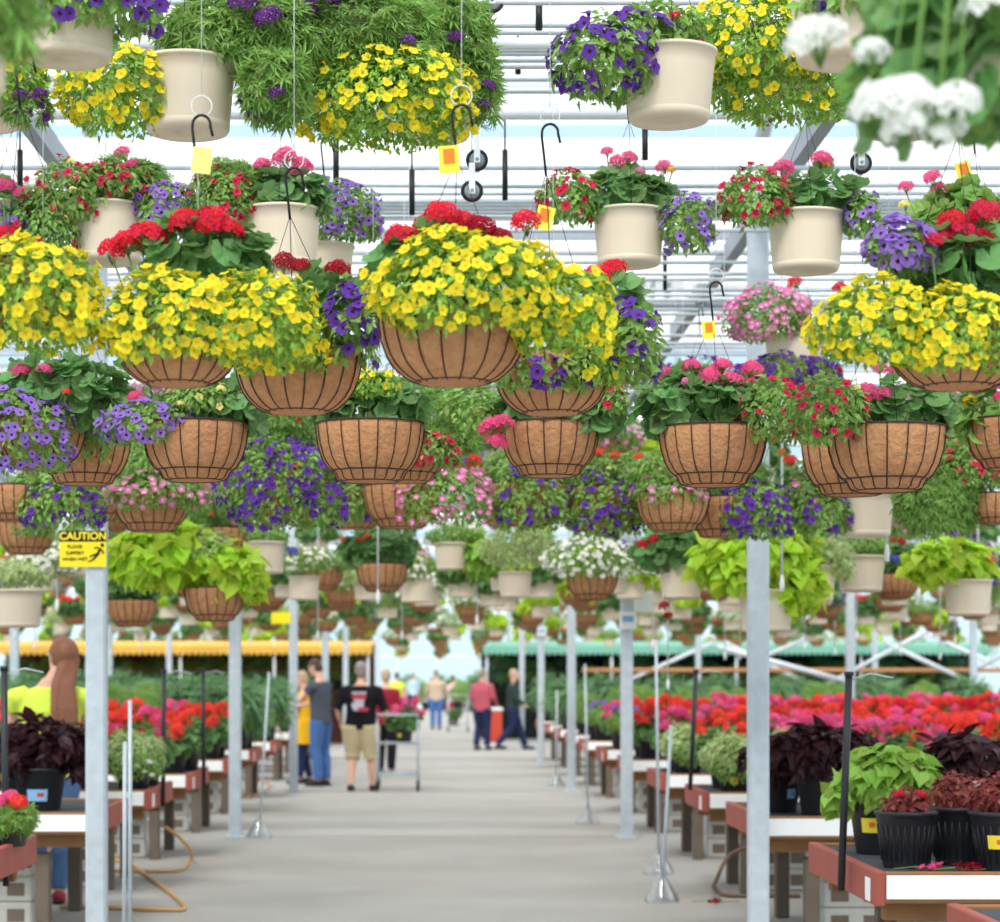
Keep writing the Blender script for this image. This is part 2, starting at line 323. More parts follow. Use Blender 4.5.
def hanger_parts(R, H, parent, ztop, apex, hook=True, tagx=None, tagmark=False, wm='hook_black', pulled=(0,0)):
    """three wires from the rim to a hook; the hook hangs on a cord from the rail above. apex, ztop: heights above the base"""
    ax, ay = pulled; wb = MB()
    for a in (.5, 2.6, 4.7): wb.tube([(R*math.cos(a),R*math.sin(a),H), (ax,ay,apex)], .0013, wm, 4)
    wb.obj('hanger_wires', parent)
    hb = MB(); P = [(ax,ay,apex-.01),(ax-.006,ay,apex+.05),(ax-.012,ay,apex+.10)]
    for k in range(9): a = PI-PI*k/8*1.05; P.append((ax+.012+.024*math.cos(a), ay, apex+.115+.026*math.sin(a)))
    P.append((ax+.042,ay,apex+.085)); hb.tube(P, .0042, 'hook_black', 6); hb.obj('hook', parent)
    cb = MB(); t = np.arange(14)*2*PI/14; cb.tube(np.stack([ax+.012+.028*np.cos(t),np.full(14,ay),apex+.165+.028*np.sin(t)],1), .0018,'cord_white',4,closed=True)
    cb.tube([(ax+.012,ay,apex+.19),(ax+.012,ay,ztop)], .0013, 'cord_white', 4); cb.obj('cord', parent)
    if tagx is not None:
        tx,ty,tz,s = tagx; a = RNG.uniform(-.3,.3); tb = MB(); ca,sa = math.cos(a),math.sin(a)
        q = np.array([(-.03,0,-.04),(.03,0,-.04),(.03,0,.04),(-.03,0,.04)])*s; q2 = q@np.array([[ca,0,sa],[0,1,0],[-sa,0,ca]]); e = np.array([0,.0015,0])
        tb.add(np.concatenate([q2-e,q2+e])+np.array([tx,ty,tz]), [(0,1,2,3),(7,6,5,4),(0,4,5,1),(1,5,6,2),(2,6,7,3),(3,7,4,0)], 'tag_pale' if not tagmark else 'tag_yellow')
        if tagmark: tb.add(q2*.55+np.array([tx,ty-.0025,tz+.008]), [(0,1,2,3)], 'tag_orange')
        tb.tube([(tx,ty,tz+.04*s),(ax,ay,apex)], .001, 'cord_white', 3)
        tb.obj('price_tag', parent, label='yellow price tag')
# ------------------------------------------------------------------ hanging baskets
RAILS = {}
def basket(c, x, rim, w, D, blobs, heads, label, group, near=True, tagp=None, ztop=None, hang=.42):
    sc = D/F; R = w/2*sc; bw = c == 'coco' and D < 7; H = R*(.98 if bw else 1.06 if c == 'coco' else 1.5); base = W(x,rim,D)-np.array([0,0,H])
    cat = 'hanging basket' if c == 'coco' else 'hanging pot'
    t = thing('hanging_basket' if c == 'coco' else 'hanging_flowerpot', base, label, cat, group)
    if c == 'coco': coco_parts(R, t, bowl=bw)
    else: pot_parts(R, t, 'pot_beige' if c == 'pot' else 'pot_black')
    zt = ztop or (4.12 if D < 26 else 3.9)
    tagx = None
    if tagp: q = W(tagp[0],tagp[1],D)-base; tagx = (q[0], -.03, q[2], .86*tagp[2] if len(tagp) > 2 else .86)
    ax = 0
    if tagp and len(tagp) > 4: ax = (tagp[4]-x)*sc
    ap = max(H+.25, H+hang*min(1.15,R/.17))
    if tagp and len(tagp) > 5: ap = (W(0,tagp[5],D)-base)[2]
    hanger_parts(R, H, t, zt-base[2], ap, tagx=tagx, tagmark=bool(tagp and len(tagp) > 3 and tagp[3]), pulled=(ax,0))
    RAILS.setdefault(round(D,2), []).append((base[0], zt))
    cnt = 0; rest = MB(); BL = []
    for bl in blobs:
        kind, bx, by, rx, ry, nb = bl[:6]; nb = int(nb*1.4); dd = bl[6] if len(bl) > 6 else (-.55*R if nb else 0)
        cc = W(bx,by,D+dd)-base; rr = np.array([rx*sc, min(max(rx*.62,ry)*sc, 1.35*R), ry*sc])
        mb = MB(); leaves(mb, kind, cc, rr); BL.append((cc,rr))
        mb.tube([(0,0,H*.9),(cc*.5+np.array([0,0,H*.5])),cc], .004, 'stem_green', 5)
        mb.obj('foliage', t)
        col, br = KIND[kind][4], KIND[kind][5]
        if nb and col:
            P, Nn = bloom_pts(cc, rr, nb)
            for p, nn in zip(P, Nn):
                s = br*RNG.uniform(.8,1.12)
                if near and cnt < 96:
                    o = link('flower', bloom_mesh(col), t, p); o.rotation_euler = euler_of(nn); o.scale = (s,s,s); cnt += 1
                else: bloom_mesh(col); rest.many(FLOWER[('bt',col)], [p], basis(nn[None],RNG.normal(0,1,(1,3))), s)
            P, Nn = bloom_pts(cc, rr, int(nb*.5), front=None); k = P[:,1]-cc[1] > .3*rr[1]; P, Nn = P[k], Nn[k]
            if len(P): bloom_mesh(col); rest.many(FLOWER[('bt',col)], P, basis(Nn,RNG.normal(0,1,(len(P),3))), br)
    st = MB(); cr = RNG.uniform(-.2,.2)
    for i, h in enumerate(heads):
        col, hx, hy = h[:3]; s = (h[3] if len(h) > 3 else 1.0)*.056; dd = h[4] if len(h) > 4 else RNG.uniform(-.5,.2)*R
        p = W(hx,hy,D+dd)-base
        if len(h) < 5:                       # heads stand on the outside of the foliage they grow from
            for q,rr in BL:
                e = 1-((p[0]-q[0])/rr[0])**2-((p[2]-q[2])/rr[2])**2
                if e > 0: p[1] = min(p[1], q[1]-rr[1]*math.sqrt(e)*1.07)
        o = link('flower_head', head_mesh(col,i%3), t, p); o.scale = (s*RNG.uniform(.92,1.1),)*3
        o.rotation_euler = (RNG.uniform(-.1,.5), RNG.uniform(-.3,.3), RNG.uniform(0,6))
        mid = np.array([p[0]*.75, p[1]*.7, max(H, p[2]*.6)]); st.tube([(p[0]*.4,p[1]*.4,H*.92), mid, p-np.array([0,0,s*.6])], .003 if D > 5 else .0018, 'stem_green', 5)
    if heads: st.obj('flower_stalks', t)
    if rest.n: rest.obj('blossoms', t, kind='stuff')
    return t
GU, GM, GL, GD, GE, GF = ('flowerpots hanging on the top rails','flowerpots on the second rails','big fibre baskets at the front','fibre baskets of the middle row','baskets behind the middle row','small baskets further down the aisle')
SPEC = [
# top pots -------------------------------------------------------------------------------------------------
('pot',68,-14,100,6.3,[('ptp',95,2,72,38,34),('grn',60,-20,60,25,0)],[], 'beige pot with purple petunias at the upper left edge of the photo',GU,None),
('pot',-18,58,92,7.0,[('yel',12,82,38,28,16),('dkp',30,108,20,18,8,-.1)],[('plum',32,112,.5),('plum',46,103,.4)], 'trailing yellow and plum flowers cut off by the left edge near the top',GU,None),
('pot',188,62,96,7.0,[('yel',118,92,56,50,80,-.05),('frn',245,34,78,42,0),('frn',276,88,32,38,0,-.12)],[('plum',248,18,.95),('plum',270,28,.85),('plum',250,110,.5),('plum',282,112,.5),('plum',258,122,.5),('yellow',222,108,.01)], 'beige pot with a yellow trailing clump on its left and ferny green on its right',GU,None),
('pot',345,4,76,7.25,[('frn',330,40,112,58,0,-.08)],[('plum',256,14,.9),('plum',292,47,1.0),('plum',327,26,1.0),('plum',310,36,.8),('plum',342,8,.9),('plum',372,6,.8),('plum',318,60,.5),('orange',268,12,.4),('plum',260,50,.5),('plum',229,48,.5)], 'wide ferny green plant with plum purple flowers above the pink geranium pot',GU,None),
('pot',434,78,82,7.5,[('frn',432,42,62,62,0),('yel',386,100,88,56,130,-.36),('dkp',478,88,22,40,0)],[('plum',488,92,.5),('plum',482,110,.5),('plum',455,48,.5),('plum',410,82,.5),('plum',395,48,.45)], 'large yellow trailing clump hanging beside the upper pulleys',GU,None),
('pot',669,52,94,7.0,[('ptp',606,62,52,46,30),('grn',660,28,50,26,0),('ptp',640,38,40,25,10)],[('scarlet',672,24,.35),('rose',700,44,.35)], 'beige pot with dark purple petunias spilling over its left side',GU,(716,92,.01)),
('pot',790,30,84,7.6,[('yel',760,40,74,54,110,-.15),('yel',785,88,74,42,34,-.05)],[('gold',744,50,.01)], 'big yellow cascade hiding its pot right of the upper beige pots',GU,None),
('pot',845,-22,112,5.9,[('ptp',860,2,58,18,9)],[('white',866,8,.6),('white',905,4,.6)], 'beige pot with white and purple blooms at the top right',GU,None),
('pot',903,62,96,7.0,[('frn',905,66,58,24,0)],[], 'beige pot half hidden behind the blurred white geranium',GU,None),
('pot',1006,-40,190,3.6,[('ger',962,52,92,78,0),('frn',925,70,62,55,0),('grn',985,95,55,40,0)],[('white',992,14,.9,-.15),('white',884,106,.95,-.2),('white',910,98,.8,-.2),('white',935,118,.8,-.2),('white',905,128,.7,-.2),('white',958,100,.6,-.2),('white',872,52,.45,-.2),('white',938,138,.45,-.2)], 'blurred white geranium closest to the camera in the top right corner',GU,None),
('pot',846,-170,150,3.9,[('ger',840,-170,80,60,0)],[('white',816,40,1.02,-.12)], 'single blurred white flower head hanging down from above the frame',GU,None),
('pot',-62,-20,150,3.6,[('frn',-14,15,44,46,0)],[], 'blurred green foliage filling the top left corner',GU,None),
# second tier pots ------------------------------------------------------------------------------------------
('pot',-6,205,72,9.2,[('ger',5,215,34,24,0),('vio',10,230,24,20,18,-.1)],[('rose',6,188,.9),('rose',24,197,.8),('scarlet',6,236,.9,-.2)], 'pink geranium and violet flowers cut off by the left edge',GM,None),
('pot',108,206,76,9.2,[('red',72,196,44,36,26),('red',112,184,40,20,18),('red',48,232,36,36,10),('vio',166,204,30,22,26),('frn',128,180,40,22,0)],[('rose',122,154,.65),('rose',96,168,.55),('rose',136,172,.5),('cream',78,172,.35),('cream',82,202,.3)], 'beige pot with red trailing flowers on both its rim and left side',GM,None),
('pot',282,210,78,9.2,[('ger',285,196,42,22,0),('red',220,200,34,30,20),('frn',232,180,32,20,0)],[('rose',284,158,1.0),('rose',302,166,.8),('rose',262,166,.75),('rose',296,174,.7)], 'beige pot with a pink geranium standing above the left yellow baskets',GM,(308,217,.95,False)),
('pot',324,246,60,9.9,[('vio',344,214,38,34,52),('red',370,226,10,14,6)],[], 'beige pot with a violet dome left of the middle of the photo',GM,None),
('pot',629,211,73,9.25,[('ger',625,196,44,20,0),('red',570,198,30,28,22),('vio',688,225,27,32,24)],[('rose',607,152,.5),('rose',618,163,.7),('rose',630,158,.6),('rose',664,167,.7),('pink',640,172,.4),('gold',672,170,.3)], 'beige pot with pink geranium above the middle yellow baskets',GM,None),
('pot',806,214,77,9.2,[('ger',816,198,44,22,0),('red',757,200,38,32,34),('vio',863,216,16,24,14)],[('rose',784,168,.85),('rose',822,160,.75),('rose',770,172,.5),('gold',826,165,.3)], 'beige pot with red flowers right of the grey roof strut',GM,None),
('pot',797,336,64,12.0,[('pnk',770,318,44,32,95),('ptp',790,374,50,20,60,-.1)],[('scarlet',840,288,.8),('scarlet',795,283,.7),('scarlet',856,290,.6)], 'beige pot with a pink dome and purple skirt beside the galvanised post',GM,None),
('pot',975,245,76,9.0,[('gery',965,225,45,35,0)],[('rose',906,187,.6),('rose',932,178,.65),('rose',952,190,.6),('rose',938,188,.6),('cream',905,205,.5)], 'pink geranium with thin stalks at the right edge',GM,(962,173,1.1,True)),
# big fibre baskets -----------------------------------------------------------------------------------------
('coco',20,268,132,6.05,[('yel',36,302,64,60,110,-.16)],[], 'fibre basket covered by yellow flowers at the left edge',GL,None),
('coco',178,322,128,6.1,[('yel',175,322,76,50,105,-.17),('yel',262,320,54,48,56,-.14),('ger',205,252,58,34,0)],[('scarlet',113,251,.7),('scarlet',128,243,.8),('scarlet',148,238,.95),('scarlet',186,225,.8),('scarlet',212,224,1.0),('scarlet',232,232,.6),('scarlet',140,232,.5)], 'yellow basket with scarlet geraniums on its left, above the trailing violet one',GL,(203,163,1.0,False,197,168)),
('coco',298,351,126,6.7,[('yel',280,345,50,40,44,-.16),('ptp',354,326,26,46,26),('ger',320,300,34,24,0)],[('crimson',284,262,.6),('crimson',300,267,.55),('crimson',338,271,.7),('rose',344,290,.4)], 'fibre basket with yellow flowers and a purple petunia fringe on its right',GL,(303,300,.01,False,290,216)),
('coco',453,311,148,6.05,[('yel',470,290,92,56,125,-.18),('yel',560,312,54,48,60,-.10),('ger',408,262,32,26,0),('ger',450,250,60,22,0)],[('scarlet',402,238,.85),('scarlet',430,228,.8),('scarlet',444,218,1.0),('scarlet',462,226,.8),('crimson',480,228,.75),('crimson',500,238,.55),('scarlet',526,223,.75)], 'central fibre basket with yellow flowers and scarlet geraniums on top',GL,(449,162,1.05,True,457,158)),
('coco',552,356,118,6.7,[('yel',592,352,30,46,26),('ptp',545,374,50,20,18,-.12),('ptp',632,346,28,44,14),('ger',610,310,25,30,0)],[('scarlet',597,276,.75),('scarlet',614,270,.75),('orange',566,352,.35)], 'fibre basket with purple and yellow trailers right of the central basket',GL,(544,220,1.0,True,546,172)),
('coco',958,316,146,6.1,[('yel',885,328,70,46,84,-.16),('yel',962,336,62,46,70,-.18),('ger',958,268,52,36,0),('vio',902,248,34,28,52)],[('scarlet',952,222,.75),('red',985,214,.8),('red',962,238,.75),('red',935,243,.7),('crimson',980,240,.7),('red',922,250,.6),('red',945,230,.6),('red',972,222,.6)], 'big yellow basket with red and violet blooms at the right edge',GL,None),
# middle row -------------------------------------------------------------------------------------------------
('coco',40,420,92,9.0,[('ger',66,395,62,36,0),('vio',22,438,54,44,76,-.15)],[('rose',24,373,.75),('rose',46,374,.7),('coral',70,395,.35)], 'fibre basket with violet trailers at the left edge and a pink geranium',GD,None),
('coco',84,434,94,9.5,[('red',86,440,24,26,9,-.2),('grn',100,410,34,26,0)],[('rose',108,402,.7),('coral',116,412,.6)], 'fibre basket with a few dark red blooms left of the violet one',GD,None),
('coco',195,424,106,8.9,[('vio',150,426,48,24,44),('ger',218,404,44,22,0),('pyel',200,398,30,18,5)],[('rose',136,398,.6),('cream',223,392,.4),('cream',184,408,.35)], 'fibre basket with a violet trailer on its left above pink petunias',GD,None),
('coco',370,424,108,8.9,[('ger',374,406,52,26,0),('yel',374,385,26,16,6)],[('orange',318,415,.4)], 'round fibre basket with plain dark leaves left of the middle',GD,None),
('coco',406,436,86,9.7,[('red',436,450,26,20,20,-.15),('frn',445,425,38,34,0),('vio',440,424,18,8,5)],[('coral',474,461,.6)], 'fibre basket half hidden behind the dark leaved one, with crimson flowers',GD,None),
('coco',550,424,98,9.0,[('ger',560,412,62,22,0),('grn',472,412,36,32,0),('red',612,396,14,22,6)],[('rose',490,428,.8,-.2),('rose',503,424,.8,-.2),('rose',497,442,.8,-.2)], 'fibre basket with one pink geranium head at its left side',GD,None),
('coco',713,428,108,8.9,[('ger',700,404,56,32,0),('red',770,412,30,36,18)],[('rose',661,374,.85),('rose',691,368,.8),('rose',708,378,.75),('rose',728,386,.85),('rose',752,370,.75),('rose',722,366,.7),('pink',684,386,.5)], 'fibre basket topped by many pink geranium heads left of the post',GD,(708,331,1.0,True,713,318)),
('coco',886,428,118,8.6,[('ger',902,408,44,26,0),('red',828,414,42,38,24)],[('rose',868,392,.8),('rose',880,396,.75),('rose',893,372,.5),('rose',880,368,.5),('cream',846,396,.3)], 'wide fibre basket with red trailers on its left and a pink head',GD,None),
('coco',852,442,100,9.4,[('frn',850,425,40,20,0)],[], 'fibre basket peeping out behind the wide one with red trailers',GD,None),
('coco',1012,420,92,9.3,[('gery',990,412,30,26,0)],[('rose',982,390,.6),('rose',996,386,.6),('rose',998,398,.6),('gold',970,402,.5)], 'pink geranium basket cut off at the right edge under the yellow one',GD,None),
('coco',994,494,56,11.8,[('red',976,468,38,26,34),('frn',940,494,44,54,0),('grn',985,450,35,25,0)],[('violet',912,478,.4),('violet',950,535,.4)], 'small fibre basket with crimson petunias at the right edge',GD,None),
# behind the middle row ----------------------------------------------------------------------------------------
('coco',98,487,62,12.5,[('grn',130,462,44,24,0)],[], 'small fibre basket left of the pink petunias above the caution sign',GE,None),
('coco',152,490,78,12.0,[('pnk',158,494,54,22,46),('grn',160,466,50,20,0)],[('pink',118,492,.5)], 'fibre basket fringed with pink petunias above the lime leaves',GE,None),
('coco',288,472,84,11.4,[('ptp',286,490,62,52,130,-.15),('red',288,412,26,20,9),('grn',290,435,38,25,0)],[], 'large purple petunia ball under the left yellow baskets',GE,None),
('coco',402,486,78,12.0,[('pnk',442,498,52,32,66),('grn',420,470,40,20,0)],[('pink',400,505,.3)], 'fibre basket with a pink petunia clump below the middle of the photo',GE,None),
('coco',352,488,76,12.6,[('ptp',356,498,32,34,24),('frn',350,470,38,20,0)],[('pink',368,492,.35),('rose',340,470,.3)], 'purple petunias and loose greens between the large ball and the pink clump',GE,None),
('coco',528,484,78,12.2,[('ptp',528,502,42,34,24),('grn',520,470,42,24,0)],[], 'dark green basket with scattered purple flowers in the centre',GE,None),
('coco',602,488,80,12.4,[('ptp',606,508,46,34,50),('grn',600,474,50,24,0),('pnk',640,470,26,20,10)],[('coral',598,454,.6),('coral',614,458,.5),('coral',636,462,.6),('cream',638,472,.3),('cream',608,470,.3),('pink',548,518,.4)], 'purple and orange basket left of the basket with pink heads',GE,None),
('coco',673,492,74,12.0,[('pnk',672,490,36,18,20),('grn',670,470,42,20,0)],[], 'fibre basket with pale pink trailers below the basket with pink heads',GE,None),
('coco',722,498,74,12.3,[('ptp',754,512,38,32,56),('frn',735,478,36,20,0)],[('coral',790,460,.6),('scarlet',770,440,.6),('orange',782,452,.4)], 'bright purple ball just in front of the right galvanised post',GE,None),
('pot',864,492,60,12.4,[('pnk',812,492,28,18,10),('ptp',822,515,30,26,16),('grn',830,470,36,22,0)],[('pink',868,512,.35),('violet',870,492,.4)], 'beige pot below the wide fibre basket on the right',GE,None),
('coco',915,492,60,13.0,[('pnk',908,512,28,34,22),('grn',910,480,28,28,0)],[('coral',884,505,.4)], 'loose pink petunias trailing right of the beige pot',GE,None),
('coco',14,486,66,11.4,[('ptp',62,504,46,28,34),('grn',50,482,38,20,0)],[], 'fibre basket with dark purple trailers at the left edge',GE,None),
('coco',26,522,60,14.0,[('ptp',32,524,26,16,12),('var',30,512,30,10,0)],[], 'low fibre basket left of the caution sign',GE,None),
('coco',220,528,54,14.6,[('frn',208,518,44,24,0)],[('pink',236,524,.4),('coral',214,516,.3)], 'small fibre basket between lime leaves and a beige pot',GE,None),
# further down ----------------------------------------------------------------------------------------------------
('pot',265,542,42,16.0,[('grn',262,536,28,10,0)],[('blue',292,552,.8)], 'single beige pot with sparse leaves right of the lime plant',GF,None),
('pot',74,542,46,16.0,[('aly',52,560,34,22,70),('grn',82,536,26,12,0)],[('white',48,572,.8),('white',58,560,.7)], 'beige pot with white flowers behind the caution sign',GF,None),
('coco',215,588,62,14.4,[('lime',165,556,58,38,0),('lime',232,574,34,32,0),('var',205,552,30,26,0)],[('scarlet',176,522,.6)], 'fibre basket with a large lime sweet potato vine on the left',GF,None),
('pot',766,590,56,14.4,[('lime',752,560,56,40,0),('lime',790,590,34,26,0)],[('scarlet',776,606,.5)], 'beige pot with lime leaves spilling behind the right post',GF,None),
('pot',812,566,48,15.0,[('lime',790,560,34,44,0),('var',828,562,28,22,0)],[], 'beige pot with lime and variegated leaves right of the right post',GF,None),
('pot',968,580,48,15.2,[('lime',950,562,42,24,0)],[('coral',988,560,.6)], 'beige pot with lime leaves at the right edge',GF,None),
('pot',861,556,48,15.4,[('var',840,560,30,22,0),('grn',862,546,30,12,0)],[('scarlet',880,562,.6)], 'beige pot with variegated trailing leaves on the right',GF,None),
('pot',681,566,44,15.0,[('ger',680,550,40,22,0)],[('crimson',664,606,.7),('crimson',668,616,.6),('scarlet',642,545,.7),('scarlet',652,540,.7)], 'tall beige pot with a dark leaved geranium next to the white box',GF,None),
('pot',452,543,36,18.0,[('grn',452,536,26,12,0),('limeg',482,556,20,22,0)],[], 'small beige pot left of the pale variegated plant',GF,None),
('pot',515,572,34,17.0,[('var',522,548,40,24,0)],[], 'beige pot with a pale variegated mound in the centre',GF,None),
('coco',592,572,52,16.4,[('aly',590,560,42,24,110)],[], 'dark fibre basket with white alyssum in the centre',GF,None),
('pot',612,570,32,17.0,[('aly',632,562,34,18,90),('grn',625,556,36,12,0)],[('blue',620,546,.9),('white',620,585,.4)], 'beige pot with white alyssum left of the white box',GF,None),
('coco',382,564,52,17.0,[('ger',380,548,36,18,0)],[('coral',345,540,.6),('coral',368,538,.6),('scarlet',360,542,.5),('violet',392,565,.8)], 'fibre basket with orange red flowers left of the small beige pot',GF,None),
('pot',416,577,34,18.6,[('aly',408,570,20,16,50),('grn',416,564,22,10,0)],[], 'beige pot with white flowers and a narrow base in the centre left',GF,None),
('pot',304,576,32,19.0,[('aly',300,560,34,14,60)],[], 'beige pot under white flowers right of the blue flower',GF,None),
('coco',898,574,44,17.6,[('ger',896,560,28,14,0)],[('blue',892,560,.7),('scarlet',900,590,.5)], 'fibre basket right of the variegated beige pot',GF,None),
('coco',132,600,50,17.4,[('ger',130,585,30,16,0)],[('crimson',112,592,.5)], 'fibre basket under the lime leaves left of the second post',GF,None),
('pot',18,590,50,15.8,[('var',14,574,40,14,0)],[], 'beige pot low at the left edge',GF,None),
]
for i, s in enumerate(SPEC):
    c,x,rim,w,D,bl,hd,lab,grp,tg = s; hd = [h for h in hd if len(h) < 4 or h[3] > .05]
    if tg and tg[2] < .05 and len(tg) < 5: tg = None
    elif tg and tg[2] < .05: tg = (tg[0],tg[1],.3)+tuple(tg[3:])
    basket(c,x,rim,w,D,bl,hd,lab,grp,near=D < 13.4,tagp=tg)
# ------------------------------------------------------------------ the greenhouse
BAY, D0, XR = 9.14, 13.27, [-13.52,-9.67,-5.82,-1.97,1.87,5.72,9.57,13.42]
GZ, RZ = 4.66, 6.25
X0, X1, Y0, Y1 = -15.4, 17.3, D0-2*BAY, D0+11*BAY
mb = MB(); mb.box(((X0+X1)/2,(Y0+Y1)/2,-.05),(X1-X0,Y1-Y0,.10),'concrete_floor'); structure('floor', mb)
for i, D in enumerate([D0-BAY+.3, D0+.4, D0+BAY+.2, D0+2*BAY]):       # saw cuts across the slab
    jb = MB(); jb.box((-.05,D,.001),(3.8,.012,.003),'timber_grey'); structure('floor_joint', jb)
for k in range(-2, 11):
    ya, yb = D0+k*BAY, D0+(k+1)*BAY; ym = (ya+yb)/2
    g = MB(); g.box(((X0+X1)/2,ya,GZ),(X1-X0,.16,.07),'steel_shade'); g.box(((X0+X1)/2,ya-.09,GZ+.07),(X1-X0,.02,.20),'steel_blue'); g.box(((X0+X1)/2,ya+.09,GZ+.07),(X1-X0,.02,.20),'steel_blue')
    structure('roof_gutter', g)
    for s, (p, q) in enumerate((((ya+.1,GZ+.1),(ym,RZ)),((ym,RZ),(yb-.1,GZ+.1)))):
        r = MB(); r.add([(X0,p[0],p[1]),(X1,p[0],p[1]),(X1,q[0],q[1]),(X0,q[0],q[1])],[(0,1,2,3)],'glazing'); structure('roof_panel', r)
        if k > 7: continue
        for j in range(1,6):
            f = j/6; y, z = p[0]+(q[0]-p[0])*f, p[1]+(q[1]-p[1])*f-.05
            u = MB(); u.box(((X0+X1)/2,y,z),(X1-X0,.05,.13 if k == -1 and j in (1,3,5) else .07),'steel_blue' if k == -1 else 'steel_shade' if (j+k)%2 else 'steel_white'); structure('roof_purlin', u)
    rd = MB(); rd.box(((X0+X1)/2,ym,RZ-.03),(X1-X0,.12,.09),'steel_shade'); structure('roof_ridge', rd)
    if k > 5: continue
    for x in XR:
        ch = MB(); ch.box((x,ym,4.28),(.07,BAY-.1,.12),'steel_shade'); structure('truss_chord', ch)
        for (y1,z1),(y2,z2) in (((ya,GZ),(ym,RZ)),((ym,RZ),(yb,GZ))):
            t = MB(); t.tube([(x,y1,z1),(x,y2,z2-.06)], .045,'steel_white',6); structure('rafter', t)
        for a,b in ((.22,.40),(.62,.40),(.38,.60),(.78,.60)):
            ya2 = ya+BAY*a; yb2 = ya+BAY*b; zt = GZ+(RZ-GZ)*(1-abs(2*b-1))-.08
            t = MB(); t.tube([(x,ya2,4.30),(x,yb2,zt)], .028,'steel_white',6); structure('truss_brace', t)
# energy curtain folded against the chords, heating pipes
for D, z, r, m in ((8.8,4.02,.022,'steel_white'),(10.6,4.20,.035,'steel_white'),(11.2,4.36,.03,'steel_shade'),(14.6,4.30,.03,'steel_white'),(16.2,4.22,.03,'steel_shade'),(19.0,4.34,.035,'steel_white'),(20.6,4.2,.03,'steel_shade')):
    t = MB(); t.tube([(X0,D,z),(X1,D,z)], r, m, 6); structure('overhead_pipe', t)
for D,z,h in ((12.2,4.34,.16),(15.4,4.36,.14),(18.0,4.36,.14),(21.2,4.36,.14),(24.2,4.36,.16)):
    t = MB(); n = 60; xs = np.linspace(X0,X1,n); v = []; 
    for i,x in enumerate(xs): v += [(x,D,z+.12),(x,D-.05+.03*math.sin(i*1.7),z-h+.03*math.sin(i*.9))]
    t.add(v,[(2*i,2*i+1,2*i+3,2*i+2) for i in range(n-1)],'strip_white'); structure('folded_shade_curtain', t)
for k in range(0, 8):
    D = D0+k*BAY
    for x in XR[1:7]:
        p = MB(); p.bbox((x,D,GZ/2),(.118,.118,GZ),'galvanised',.014); p.bbox((x,D,.012),(.2,.2,.024),'galvanised',.004); structure('support_post', p)
# walls of clear panels with mullions
def wall(name, a, b, h=4.7):
    a, b = np.array(a), np.array(b); w = MB(); w.add([(*a,0.5),(*b,.5),(*b,h),(*a,h)],[(0,1,2,3)],'wall_panel'); d = (b-a)/np.linalg.norm(b-a)
    w.add([(*a,0),(*b,0),(*b,.5),(*a,.5)],[(0,1,2,3)],'steel_white')
    o = structure(name, w); L = np.linalg.norm(b-a); n = int(L/1.9); fr = MB()
    for i in range(n+1): p = a+(b-a)*i/n; fr.box((p[0],p[1],h/2),(.06,.06,h),'steel_white')
    for z in (.5,2.6,h): fr.tube([(*a,z),(*b,z)],.04,'steel_white',4)
    fr.obj('wall_frame', o, kind='structure')
wall('wall_left',(X0,Y0),(X0,Y1)); wall('wall_right',(X1,Y0),(X1,Y1)); wall('wall_back',(X0,Y1),(X1,Y1)); wall('wall_front',(X0,Y0),(X1,Y0))
for D, pts in RAILS.items():
    xs = [p[0] for p in pts]; lo, hi = min(min(xs)-1.2,-.2*D), max(max(xs)+1.2,.26*D)
    t = MB(); t.tube([(lo,D,pts[0][1]),(hi,D,pts[0][1])], .013, 'galvanised', 6); structure('hanging_rail', t)
# white cross braces at the back right
for D,x1,z1,x2,z2 in ((40.7,7.0,1.45,9.4,2.75),(40.7,5.75,1.9,6.6,2.25),(40.7,8.0,2.2,9.5,1.5),(49.9,4.3,1.55,6.1,2.35),(49.9,6.0,2.5,8.0,1.5),(49.9,10.6,2.6,13.0,1.5),(31.6,5.75,1.5,3.9,2.0),(40.7,9.6,1.7,11.5,2.7)):
    t = MB(); t.tube([(x1,D+.1,z1),(x2,D+.1,z2)], .045, 'steel_white', 6); structure('cross_brace', t)
t = MB(); t.tube([(3.0,47,1.72),(13.0,47,1.72)], .05,'coco_fibre',6); structure('bench_rail', t)

